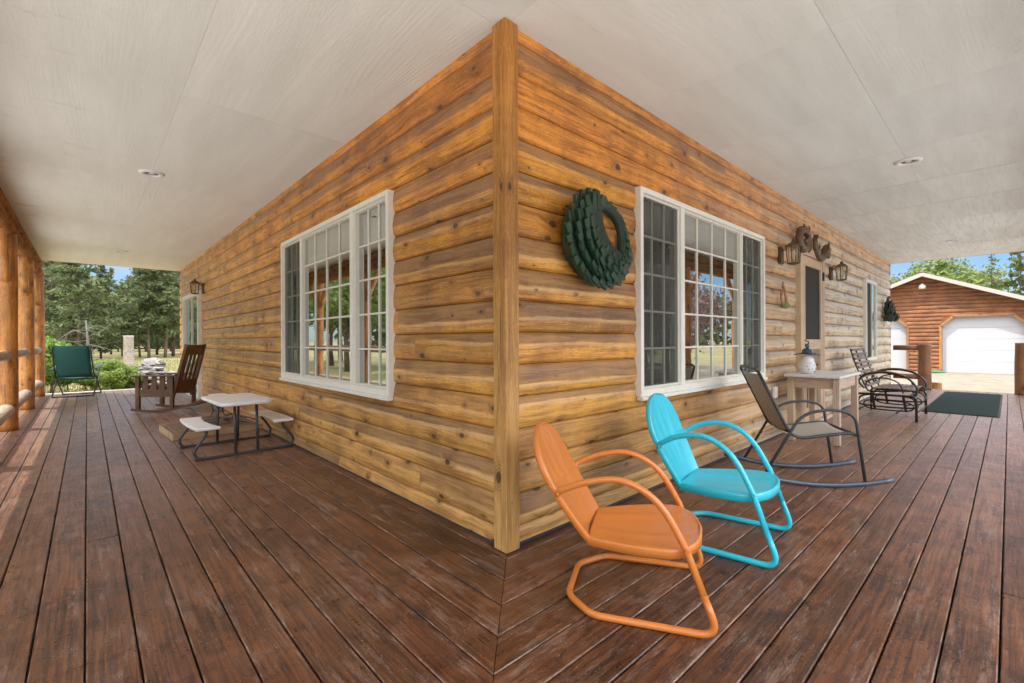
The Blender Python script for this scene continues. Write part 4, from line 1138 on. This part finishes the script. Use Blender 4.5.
# ------------------------------------------------------------------ mission rocking chair
T = thing('mission_rocking_chair', 'dark brown oak slat back rocking chair with flat arms beside the patio door', 'rocking chair', (-.62, 7.66, 0), radians(140))
W = .27
for s in (-1, 1):
    y = s*W
    MB().box((.28, y-.024, .05), (.34, y+.024, .575)).build('leg', M['oak'], T, bevel=.004)
    MB().box((-.24, y-.024, .045), (-.19, y+.024, .575)).build('leg', M['oak'], T, bevel=.004)
    arc = []
    for i in range(25):
        x = -.72+1.13*i/24; arc.append((x, y, .024+.145*(x-.08)**2/.5))
    MB().tube(arc, .030, 4, flat=(.9, .9), up=(0, .7, .7)).build('runner', M['oak'], T, smooth=False)
    MB().box((-.28, y-.055, .577), (.40, y+.055, .602)).build('armrest', M['oak'], T, bevel=.006)
    MB().box((-.20, y-.012, .25), (.29, y+.012, .37)).build('side_rail', M['oak'], T, bevel=.003)
    for k in range(3):
        x = -.07+.13*k; MB().box((x-.037, y-.008, .37), (x+.037, y+.008, .576)).build('side_slat', M['oak'], T, bevel=.002)
MB().box((.285, -W+.024, .25), (.31, W-.024, .36)).build('front_rail', M['oak'], T, bevel=.003)
MB().box((-.17, -W+.026, .36), (.285, W-.026, .42)).build('seat', M['cushion'], T, bevel=.02, seg=3)
Bm = Matrix.Translation((-.20, 0, .22)) @ Matrix.Rotation(radians(-14.5), 4, 'Y')
for s in (-1, 1): MB().box((-.022, s*.235-.022, 0), (.022, s*.235+.022, .90), Bm).build('back_post', M['oak'], T, bevel=.004)
MB().box((-.012, -.213, .72), (.012, .213, .89), Bm).build('top_rail', M['oak'], T, bevel=.004)
MB().box((-.012, -.213, .10), (.012, .213, .30), Bm).build('lower_rail', M['oak'], T, bevel=.004)
for k in range(4):
    y = -.15+.10*k; MB().box((-.007, y-.028, .30), (.007, y+.028, .72), Bm).build('back_slat', M['oak'], T, bevel=.002)

# ------------------------------------------------------------------ green folding chair
T = thing('folding_chair', 'dark green canvas folding armchair with black tube frame facing the lawn', 'chair', (-1.78, 11.60, 0), radians(78))
W = .32
for s in (-1, 1):
    y = s*W
    MB().tube(fillet([(-.30, y, .02), (.20, y, .56)], .02), .013, 8).build('leg', M['black_metal'], T)
    MB().tube(fillet([(.34, y*.98, .02), (-.10, y*.98, .44)], .02), .013, 8).build('leg', M['black_metal'], T)
    MB().tube([(-.14, y*.95, .38), (-.44, y*.90, 1.06)], .014, 8).build('back_post', M['black_metal'], T)
    MB().tube([(-.20, y*.9, .40), (.27, y*.9, .44)], .012, 8).build('seat_rail', M['black_metal'], T)
    MB().tube(smooth_path([(-.28, y*1.04, .58), (-.05, y*1.06, .61), (.18, y*1.06, .645), (.29, y*1.04, .66)], 4), .034, 10, flat=(.4, 1), up=(0, 0, 1)).build('armrest', M['blue_plastic'], T)
b = MB(); b.tube([(-.30, -W, .014), (-.30, W, .014)], .013, 8); b.tube([(.34, -W, .014), (.34, W, .014)], .013, 8); b.tube([(.27, -W*.9, .44), (.27, W*.9, .44)], .012, 8); b.tube([(-.15, -W*.95, .36), (-.15, W*.95, .36)], .012, 8); b.build('cross_bar', M['black_metal'], T)
b = MB(); Wc = W*.86
P = [[(-.15-.28*i/8 - .03*(1-(y_/Wc)**2), y_, .40+.655*i/8) for y_ in [Wc*(-1+2*j/8) for j in range(9)]] for i in range(9)]
b.grid(P); o = b.build('back_panel', M['green_fabric'], T, smooth=True); so = o.modifiers.new('Solidify', 'SOLIDIFY'); so.thickness = .012
b = MB(); P = [[(-.18+.44*i/8, y_, .41+.035*i/8-.03*(1-(y_/Wc)**2)) for y_ in [Wc*(-1+2*j/8) for j in range(9)]] for i in range(9)]
b.grid(P); o = b.build('seat_panel', M['green_fabric'], T, smooth=True); so = o.modifiers.new('Solidify', 'SOLIDIFY'); so.thickness = .012

# ------------------------------------------------------------------ garage
GX = 27.8; GC = .98
G = thing('garage', 'red brown log sided garage with two white overhead doors and a low gable', 'garage', (0, 0, 0))
hw = 3.45; pkz = 4.10; slope = .42
def gz(y): return pkz - slope*abs(y-GC)
ops = [(GC+.62, GC+3.3, GZ-.1, 2.15), (GC-3.3, GC-.62, GZ-.1, 2.15)]
MX = None
random.seed(21)
wl = siding(1, GC+hw, ops, 'wall', M['garagewood'], G, z0=GZ, z1=pkz, base=GX, bulge=.03, pitch=.185, zoff=GZ+.185, start=GC-hw, seglen=1.5, nprof=5)
# trim the siding to the gable
bm = bmesh.new(); bm.from_mesh(wl.data)
for s in (-1, 1):
    n_ = Vector((0, s*slope, 1)).normalized()
    geom = bm.verts[:] + bm.edges[:] + bm.faces[:]
    bmesh.ops.bisect_plane(bm, geom=geom, plane_co=Vector((0, GC, pkz-.02)), plane_no=n_, clear_outer=True)
bm.to_mesh(wl.data); bm.free()
MB().prism([(GC-hw, GZ), (GC+hw, GZ), (GC+hw, gz(GC+hw)-.03), (GC, pkz-.03), (GC-hw, gz(GC-hw)-.03)], GX+.30, GX+7, Matrix(((0, 0, 1, 0), (1, 0, 0, 0), (0, 1, 0, 0), (0, 0, 0, 1)))).build('building_core', M['rubber'], G)
MB().box((GX+.05, GC+hw, GZ), (GX+7, GC+hw+.03, gz(GC+hw)-.04)).box((GX+.05, GC-hw-.03, GZ), (GX+7, GC-hw, gz(GC+hw)-.04)).build('side_wall', M['garagewood'], G)
OV = .55
for s in (-1, 1):
    b = MB(); ye = GC+s*(hw+.45)
    prof = [(GC, pkz+.02), (ye, gz(ye)+.02), (ye, gz(ye)+.14), (GC, pkz+.14)]
    b.prism(prof, GX-OV, GX+7.3, Matrix(((0, 0, 1, 0), (1, 0, 0, 0), (0, 1, 0, 0), (0, 0, 0, 1)))); b.build('roof', M['roof_metal'], G)
    b = MB(); prof = [(GC, pkz-.03), (ye, gz(ye)-.03), (ye, gz(ye)+.15), (GC, pkz+.15)]
    b.prism(prof, GX-OV-.03, GX-OV-.002, Matrix(((0, 0, 1, 0), (1, 0, 0, 0), (0, 1, 0, 0), (0, 0, 0, 1)))); b.build('fascia', M['fascia'], G)
MB().box((GX-OV-.05, GC-.16, pkz+.14), (GX+7.3, GC+.16, pkz+.20)).build('ridge_cap', M['twig'], G, bevel=.02)
random.seed(33)
for (y0, y1) in ((GC+.62, GC+3.3), (GC-3.3, GC-.62)):
    ch = .42; zt_ = 2.15; dm = MB()
    dx = GX+.20
    dr = MB(); nsec = 5; z = GZ
    for k in range(nsec):
        za = GZ + (zt_-GZ)*k/nsec; zb = GZ + (zt_-GZ)*(k+1)/nsec - .003
        dr.box((dx, y0, za), (dx+.04, y1, zb))
    D = dr.build('garage_door', M['garage_door'], G, bevel=.006, seg=1)
    jb = MB()
    jb.box((GX+.02, y0-.02, GZ), (dx+.0, y0+.02, zt_)); jb.box((GX+.02, y1-.02, GZ), (dx, y1+.02, zt_)); jb.box((GX+.02, y0+.02, zt_-.02), (dx, y1-.02, zt_+.02))
    jb.build('jamb', M['garagewood'], D)
    TX = Matrix(((0, 0, 1, 0), (1, 0, 0, 0), (0, 1, 0, 0), (0, 0, 0, 1)))
    for s, ye in ((1, y0), (-1, y1)):
        MB().prism([(ye, zt_), (ye, zt_-ch), (ye+s*ch, zt_)][::s], GX-.012, GX+.199, TX).build('corner_panel', M['garagewood'], D)
    tr = MB()
    X0, X1 = GX-.06, GX-.014
    tw = .10
    def tp(a_, b__): tr.bar((GX-.035, a_[0], a_[1]), (GX-.035, b__[0], b__[1]), .045, tw, up=(0, 0, 1) if abs(a_[0]-b__[0]) > .02 else (0, 1, 0))
    tp((y0-.03, GZ), (y0-.03, zt_-ch)); tp((y1+.03, GZ), (y1+.03, zt_-ch))
    tp((y0-.03, zt_-ch-.02), (y0+ch-.01, zt_+.03)); tp((y1+.03, zt_-ch-.02), (y1-ch+.01, zt_+.03)); tp((y0+ch-.03, zt_+.035), (y1-ch+.03, zt_+.035))
    tr.build('door_trim', M['garagetrim'], D)
T = thing('floodlight', 'white gable lamp mounted high on the garage under the roof peak', 'lamp', (GX-.05, GC+.03, 3.60))
MB().lathe([(.0, -.10), (.12, -.09), (.14, -.02), (.11, .08), (.05, .13), (.0, .14)], 16, (-.16, 0, 0)).build('shade', M['white_metal'], T)
MB().tube([(.06, 0, .12), (-.16, 0, .15), (-.16, 0, .12)], .03, 8).build('arm', M['white_metal'], T)
T = MB().tube(smooth_path([(27.2, .75, GZ+.04), (26.9, .5, GZ+.04), (27.2, .2, GZ+.04), (27.4, .6, GZ+.07), (27.1, .9, GZ+.07), (26.8, .7, GZ+.07), (27.0, .3, GZ+.05), (27.5, .5, GZ+.05)], 6), .035, 8).build('garden_hose', M['hose'])
tag(T, 'bright green garden hose coiled on the gravel before the garage', 'hose')

# ------------------------------------------------------------------ vegetation
def leafquad(b, c, size, nrm=None, el=1.6, col=None):
    d = Vector((U(-1, 1), U(-1, 1), U(-1, 1))); d.normalize()
    if nrm is not None: d = (d + nrm*1.4).normalized()
    a = d.orthogonal().normalized(); a = Matrix.Rotation(U(0, 6.28), 3, d) @ a; e = d.cross(a)
    h = size*.5; n = len(b.v)
    a = a*h*el; e = e*h
    b.v += [c-a, c+e*.7, c+a, c-e*.7]
    b.face((n, n+1, n+2, n+3), None, col)
def pine(H_, spread, nb, sd_, dens=1., bare=.12, q=.27, mat='needle', name='pine_tree', top=1.0):
    random.seed(sd_)
    T = thing(name, 'x', 'tree')
    tr = MB(); P = []; rs = []; n = 12
    for i in range(n+1):
        z = H_*i/n; P.append((.25*noise.noise(Vector((sd_, z*.15, 0))), .25*noise.noise(Vector((sd_+9, z*.15, 0))), z)); rs.append(max(.02, H_*.011*(1-i/n*.93)))
    tr.tube(P, rs, 8)
    cr = MB()
    for k in range(nb):
        t_ = bare + (1-bare)*((k+R())/nb)**.92
        z = H_*t_; prof = (1-t_)**.75*(.55+.45*min(1, (t_-bare)/.12)) + .04
        L_ = spread*prof*U(.55, 1.15)
        w_ = U(0, 2*pi); rise = U(-.15, .35) + (t_-.4)*.5
        bx_ = P[int(t_*n*.999)]
        d = Vector((cos(w_), sin(w_), rise)); o_ = Vector((bx_[0], bx_[1], z))
        tip = o_ + d*L_ + Vector((0, 0, -.08*L_))
        tr.tube([o_, o_.lerp(tip, .5)+Vector((0, 0, .04*L_)), tip], [max(.012, L_*.018), L_*.012, .006], 4, cap=False)
        m = int((8+L_*24)*dens)
        sh = (.3+.7*R())
        for j in range(m):
            s_ = U(.28, 1.08)**.8; c = o_.lerp(tip, s_)
            sp_ = L_*.22*(1.15-s_*.6)+.12
            c = c + Vector((random.gauss(0, sp_*.7), random.gauss(0, sp_*.7), random.gauss(0, sp_*.38)))
            cc = min(1, max(0, .5*sh + .35*R() + .25*(c.z-o_.z)/sp_))
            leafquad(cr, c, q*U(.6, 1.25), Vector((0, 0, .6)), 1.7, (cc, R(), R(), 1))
    for j in range(int(30*dens)):
        c = Vector(P[-1]) + Vector((random.gauss(0, .12), random.gauss(0, .12), U(-1.0, .15))); leafquad(cr, c, q*.7, None, 1.6, (U(.4, .9), R(), R(), 1))
    tr.build('trunk', M['bark'], T); cr.build('crown', M[mat], T, fixn=False)
    return T
def broad(H_, spread, nc, sd_, mat='leaf', q=.22, dens=60, name='broadleaf_tree', base=.3, cat='tree', trunkr=.02):
    random.seed(sd_); T = thing(name, 'x', cat)
    tr = MB(); tr.tube([(0, 0, 0), (.05, .02, H_*.3), (0, .05, H_*.7)], [H_*trunkr, H_*trunkr*.8, H_*trunkr*.3], 8)
    cr = MB()
    for k in range(nc):
        while True:
            a_, b_, c_ = U(-1, 1), U(-1, 1), U(-1, 1)
            if a_*a_+b_*b_+c_*c_ < 1: break
        z = H_*(base + (1-base)*.5*(1+c_*.9)); pr = spread*(1-.25*abs(c_))
        cc = Vector((a_*pr, b_*pr, z)); r_ = spread*U(.22, .42)
        tr.tube([(0, 0, H_*.25), tuple(cc*.5+Vector((0, 0, H_*.2))), tuple(cc)], [H_*trunkr*.5, H_*trunkr*.3, .008], 4, cap=False)
        sh = R()
        for j in range(dens):
            d = Vector((random.gauss(0, 1), random.gauss(0, 1), random.gauss(0, 1))).normalized()
            c = cc + d*r_*(R()**.4)*Vector((1, 1, .8)).length/1.6
            leafquad(cr, c, q*U(.6, 1.3), d, 1.3, (min(1, max(0, .3*sh+.35*R()+.3*(d.z*.5+.5))), R(), R(), 1))
    tr.build('trunk', M['bark'], T); cr.build('crown', M[mat], T, fixn=False)
    return T
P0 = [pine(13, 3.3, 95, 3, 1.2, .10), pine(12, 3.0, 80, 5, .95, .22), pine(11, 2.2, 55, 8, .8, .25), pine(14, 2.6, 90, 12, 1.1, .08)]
# (px, depth, kind, height factor, rotation)
row = [(52, 40, 0, 1.0), (66, 46, 3, .96), (78, 38, 0, .98), (91, 52, 1, .98), (101, 43, 0, 1.02), (111, 58, 3, 1.0), (122, 50, 2, .98), (131, 62, 2, 1.15), (140, 47, 1, .86), (149, 45, 1, 1.02),
       (157, 56, 0, 1.05), (165, 46, 1, 1.06), (173, 50, 0, 1.15), (184, 58, 3, 1.2), (196, 60, 0, 1.2), (45, 60, 3, 1.1), (84, 66, 0, 1.15), (118, 74, 0, 1.25), (146, 72, 0, 1.3), (171, 76, 3, 1.35), (60, 72, 0, 1.3), (100, 80, 3, 1.35), (133, 82, 0, 1.3), (20, 46, 0, 1.1), (-10, 50, 3, 1.1), (-60, 50, 0, 1.1), (158, 84, 0, 1.35), (72, 86, 3, 1.35)]
labs = ['bushy dark green pine with a full low crown', 'pine with bare lower trunk and loose crown', 'thin sparse pine with gaps of sky', 'tall dense pine with narrow pointed crown']
used = [False]*4; ORD = ['first', 'second', 'third', 'fourth', 'fifth', 'sixth', 'seventh', 'eighth', 'ninth', 'tenth', 'eleventh', 'twelfth', 'thirteenth', 'fourteenth', 'fifteenth', 'sixteenth', 'seventeenth', 'eighteenth', 'nineteenth', 'twentieth', 'twenty first', 'twenty second', 'twenty third', 'twenty fourth', 'twenty fifth', 'twenty sixth', 'twenty seventh', 'twenty eighth']
wordd = {}
order = sorted(row, key=lambda q: q[0])
for i, (px, dep, k, hf) in enumerate(row):
    key = (px, dep, k, hf)
    o = P0[k] if not used[k] else copy_tree(P0[k]); used[k] = True
    x, y = at(px, dep); 
    if 83 < px < 134 and dep < 90: hf = min(hf, ((340-{84: 272, 91: 278, 101: 262, 111: 266, 122: 280, 131: 276, 118: 284, 100: 280, 133: 278}.get(px, 284))/460*dep+1.6)/(13, 12, 11, 14)[k])
    o.location = (x, y, GZ-.05); o.scale = (hf, hf, hf); o.rotation_euler = (0, 0, U(0, 6.28))
    rank = order.index(key)
    o['label'] = '%s, %s of the pines across the lawn from the left' % (['bushy low pine', 'bare trunked pine', 'sparse pine', 'narrow pointed pine'][k], ORD[rank])
    o['group'] = 'pines along the far side of the lawn'
# far wood behind
random.seed(77)
fw = MB()
for k in range(15000):
    px = U(-120, 215); dep = U(95, 125); d = ray(px, 340); q_ = CAM + d*dep
    h_ = U(0, 1)**.8*(13+3*noise.noise(Vector((px*.06, 0, 0)))+3*noise.noise(Vector((px*.21, 4, 0))))
    leafquad(fw, Vector((q_.x, q_.y, GZ+h_)), U(.7, 1.5), None, 1.4, (U(0, .7), R(), R(), 1))
for k in range(9000):
    x, y = (U(-75, -50), U(-20, 130)) if R() < .6 else (U(20, 140), U(-75, -50))
    leafquad(fw, Vector((x, y, GZ+U(0, 1)**.8*(13+4*noise.noise(Vector((x*.05, y*.09, 3)))))), U(1.4, 2.6), None, 1.4, (U(0, .7), R(), R(), 1))
o = fw.build('far_wood', M['needle'], fixn=False); tag(o, 'far dark wood closing the gaps between the lawn pines', 'wood', kind='stuff')
# dead snag with grey branches
T = thing('dead_tree', 'pale grey dead branches arching out low among the pines left of the lawn', 'tree'); T.location = (*at(86, 34), GZ)
random.seed(4)
MB().tube([(0, 0, 0), (.1, 0, 1.5), (0, .1, 3.2)], [.12, .09, .03], 8).build('trunk', M['deadwood'], T)
br = MB()
for k in range(20):
    w_ = U(0, 6.28); L_ = U(.5, 1.9); z = U(.3, 2.6)
    br.tube(smooth_path([(0, 0, z), (cos(w_)*L_*.5, sin(w_)*L_*.5, z+U(-.2, .5)), (cos(w_+U(-.4, .4))*L_, sin(w_+U(-.4, .4))*L_, z+U(-.8, .9))], 4), [.03, .028, .026, .024, .022, .02, .016, .012, .008], 4)
br.build('branches', M['deadwood'], T)
def place(o, loc, label, k=1., rz=0, group=None):
    o.location = loc; o.scale = (k, k, k); o.rotation_euler = (0, 0, rz); o['label'] = label
    if group: o['group'] = group
    return o
BR = broad(6.5, 2.4, 42, 31, 'leaf', .20, 110)
BY = broad(6.5, 2.4, 42, 32, 'leafy', .20, 110)
# shrubs at the left porch end
SH = broad(1.0, .55, 26, 41, 'leafy', .075, 150, 'shrub', .1, 'shrub')
place(SH, (*at(112, 14.2), GZ), 'round bright green shrub just beyond the deck, left of the brick pillar', 1.0)
o = copy_tree(SH); place(o, (*at(98, 15.2), GZ), 'green shrub half hidden behind the arm of the folding chair', .9, 1.2)
o = copy_tree(SH); place(o, (*at(127, 14.6), GZ), 'green shrub at the foot of the brick pillar', .8, 2.2)
SG = broad(1.6, .7, 36, 43, 'leaf', .085, 150, 'shrub', .1, 'shrub')
place(SG, (*at(50, 13.0), GZ), 'tall leafy shrub behind the folding chair at the porch post', 1.05)
o = copy_tree(SG); place(o, (*at(68, 14.5), GZ), 'leafy shrub seen under the seat of the folding chair', .62, 2.)
o = copy_tree(SG); place(o, (*at(86, 14.8), GZ), 'low leafy shrub between the folding chair legs', .5, 3.)
o = copy_tree(BY); place(o, (*at(64, 31), GZ-1.2), 'yellow green leafy tree behind the folding chair', .40, 1.)
place(BY, (-8.2, 21.5, GZ), 'bright yellow green leafy tree on the side lawn past the far porch post', 1.0, .4)
place(BR, (-9.5, 27, GZ), 'mid green leafy tree on the side lawn behind the yellow green one', 1.2, 1.4)
for (x, y, k, lb) in ((-12, 18.5, 1.2, 'large green leafy tree on the side lawn left of the yellow green one'), (-13, 34, 1.5, 'tallest green leafy tree far along the side lawn'), (-15, 25, 1.5, 'broad green leafy tree deepest on the side lawn'), (-11, 13, .8, 'small green leafy tree nearest the left railing'), (-14, 3, 1.2, 'large green leafy tree on the side lawn level with the house corner')):
    o = copy_tree(BR); place(o, (x, y, GZ), lb, k, x)
o = copy_tree(BY); place(o, (-7.5, 29.5, GZ), 'second yellow green leafy tree farther along the side lawn', .7, 2.)
for i, (x, y, k, s_) in enumerate(((-16, 18, 0, 1.), (-20, 11, 3, 1.), (-21, 1, 0, 1.1), (-18, -6, 3, 1.))):
    o = copy_tree(P0[k]); place(o, (x, y, GZ), ['pine on the side lawn beyond the far porch post', 'pine behind the leafy trees of the side lawn', 'pine far across the side lawn opposite the left window', 'pine at the front corner of the side lawn'][i], s_, i*2.)
    if 'group' in o: del o['group']
# the front yard seen in the right window's reflection
PL = broad(4.6, 2.3, 40, 51, 'plum', .13, 150, 'plum_tree', .22)
place(PL, (13.6, -7.6, GZ), 'purple leaved plum tree in the front yard facing the right window', 1.0)
o = copy_tree(PL); place(o, (17.2, -8.4, GZ), 'second purple leaved plum tree, farther along the driveway', 1.0, 2.)
o = copy_tree(PL); place(o, (22.0, -11.0, GZ), 'third purple leaved plum tree at the back of the front yard', 1.15, 3.)
o = copy_tree(P0[0]); place(o, (24, -13.5, GZ), 'dark pine at the far side of the front driveway', .7, 1.)
if 'group' in o: del o['group']
o = copy_tree(SH); place(o, (5.0, -4.3, GZ), 'round green shrub in front of the porch facing the right window', 1.3, .4)
# trees behind the garage
for i, (px, dep, kind, k, lb) in enumerate(((898, 47, 'n', .80, 'small light green tree at the left behind the garage'), (913, 44, 'b', 1.0, 'bushy light green tree behind the garage peak, left one'), (930, 46, 'b', 1.2, 'broad light green tree behind the garage peak, middle one'), (946, 45, 'b', 1.25, 'broad light green tree behind the garage peak, right one'), (962, 48, 'b', 1.12, 'light green tree behind the right slope of the garage roof'))):
    if i == 0: LG = broad(7.6, 3.1, 60, 61, 'needle2', .26, 110); o = LG
    else: o = copy_tree(LG)
    place(o, (*at(px, dep), GZ), lb, k, i*1.3, 'light green trees behind the garage')
sp = pine(9.4, 1.35, 34, 71, .32, .30, .3, 'needle'); place(sp, (*at(992, 40), GZ), 'thin sparse pine with bare trunk behind the right garage roof', 1.)
rp = pine(9.0, 2.1, 46, 73, .8, .15, .32, 'needle'); place(rp, (*at(1021, 36), GZ), 'dark pine at the right edge behind the garage roof', 1.03)
o = copy_tree(P0[0]); place(o, (*at(1075, 40), GZ), 'full dark pine right of the garage beyond the porch', .9); 
if 'group' in o: del o['group']

# pillar and rock pile on the lawn
T = thing('brick_pillar', 'slim pale brick pillar standing on the lawn beyond the deck', 'pillar', (*at(128.5, 17), GZ), radians(25))
random.seed(61); b = MB(); nb = 21; ph = 1.78
for r_ in range(nb):
    z = ph*r_/nb
    for s in (-1, 1):
        o_ = .0
        if r_ % 2: b.box((-.115, s*.058-.056, z), (.115, s*.058+.056, z+ph/nb-.012))
        else: b.box((s*.058-.056, -.115, z), (s*.058+.056, .115, z+ph/nb-.012))
b.build('bricks', simple('pale_brick', (.38, .31, .25), .85, var=.4, nscale=6, bump=.4), T, bevel=.006, seg=1)
MB().box((-.105, -.105, 0), (.105, .105, ph-.002)).build('mortar', M['stone'], T)
MB().box((-.12, -.12, ph), (.12, .12, ph+.03)).build('cap', M['concrete'], T, bevel=.01)
random.seed(62)
T = thing('rock_pile', 'heap of pale grey split rocks on the lawn behind the mission rocking chair', 'rock pile', (*at(152, 15.5), GZ)); T.scale = (1.4, 1.4, 1.15)
rb = MB()
for k in range(150):
    lv = R(); rr = (1-lv)*.68; w_ = U(0, 6.28); c = Vector((rr*cos(w_)*U(.3, 1), rr*sin(w_)*U(.3, 1), .05+lv*.78))
    bm = bmesh.new(); bmesh.ops.create_icosphere(bm, subdivisions=1, radius=U(.08, .15))
    for v_ in bm.verts: v_.co = Vector((v_.co.x*1.6, v_.co.y, v_.co.z*.45))*(1+.5*(R()-.5))
    Mx = Matrix.Translation(c) @ Matrix.Rotation(U(0, 6), 4, 'Z') @ Matrix.Rotation(U(-.6, .6), 4, 'X'); n0 = len(rb.v)
    cl_ = (R(), R(), R(), 1)
    rb.v += [Mx @ v_.co for v_ in bm.verts]
    for f in bm.faces: rb.face([n0+v_.index for v_ in f.verts], None, cl_)
    bm.free()
rb.build('rocks', M['stone'], T)
# grass tufts near the deck end and on the far lawn
random.seed(64); gt = MB()
for k in range(9000):
    dep = 13.2 + 26*R()**1.7; px = U(30, 215); x, y = at(px, dep)
    if y < 12.8 and x > -2.6: continue
    h_ = U(.05, .16)*(1 if dep < 22 else 1.4); a_ = U(0, 6.28); wd = .012+dep*.0007; n = len(gt.v)
    dx_, dy_ = cos(a_)*wd, sin(a_)*wd
    gt.v += [Vector((x-dx_, y-dy_, GZ)), Vector((x+dx_, y+dy_, GZ)), Vector((x+U(-.05, .05), y+U(-.05, .05), GZ+h_))]
    gt.face((n, n+1, n+2), None, (R()*.8, R(), R(), 1))
o = gt.build('grass', leafmat('dry_grass_blades', (.16, .17, .05), (.42, .36, .18), .3), fixn=False); tag(o, 'dry yellowing meadow grass', 'grass', kind='stuff')

# ------------------------------------------------------------------ render settings
sc.view_settings.view_transform = 'Standard'; sc.view_settings.look = 'None'; sc.view_settings.exposure = 0; sc.view_settings.gamma = 1.1
cy = sc.cycles; cy.max_bounces = 10; cy.diffuse_bounces = 6; cy.glossy_bounces = 4; cy.transparent_max_bounces = 12; cy.sample_clamp_indirect = 6.
cy.use_denoising = True
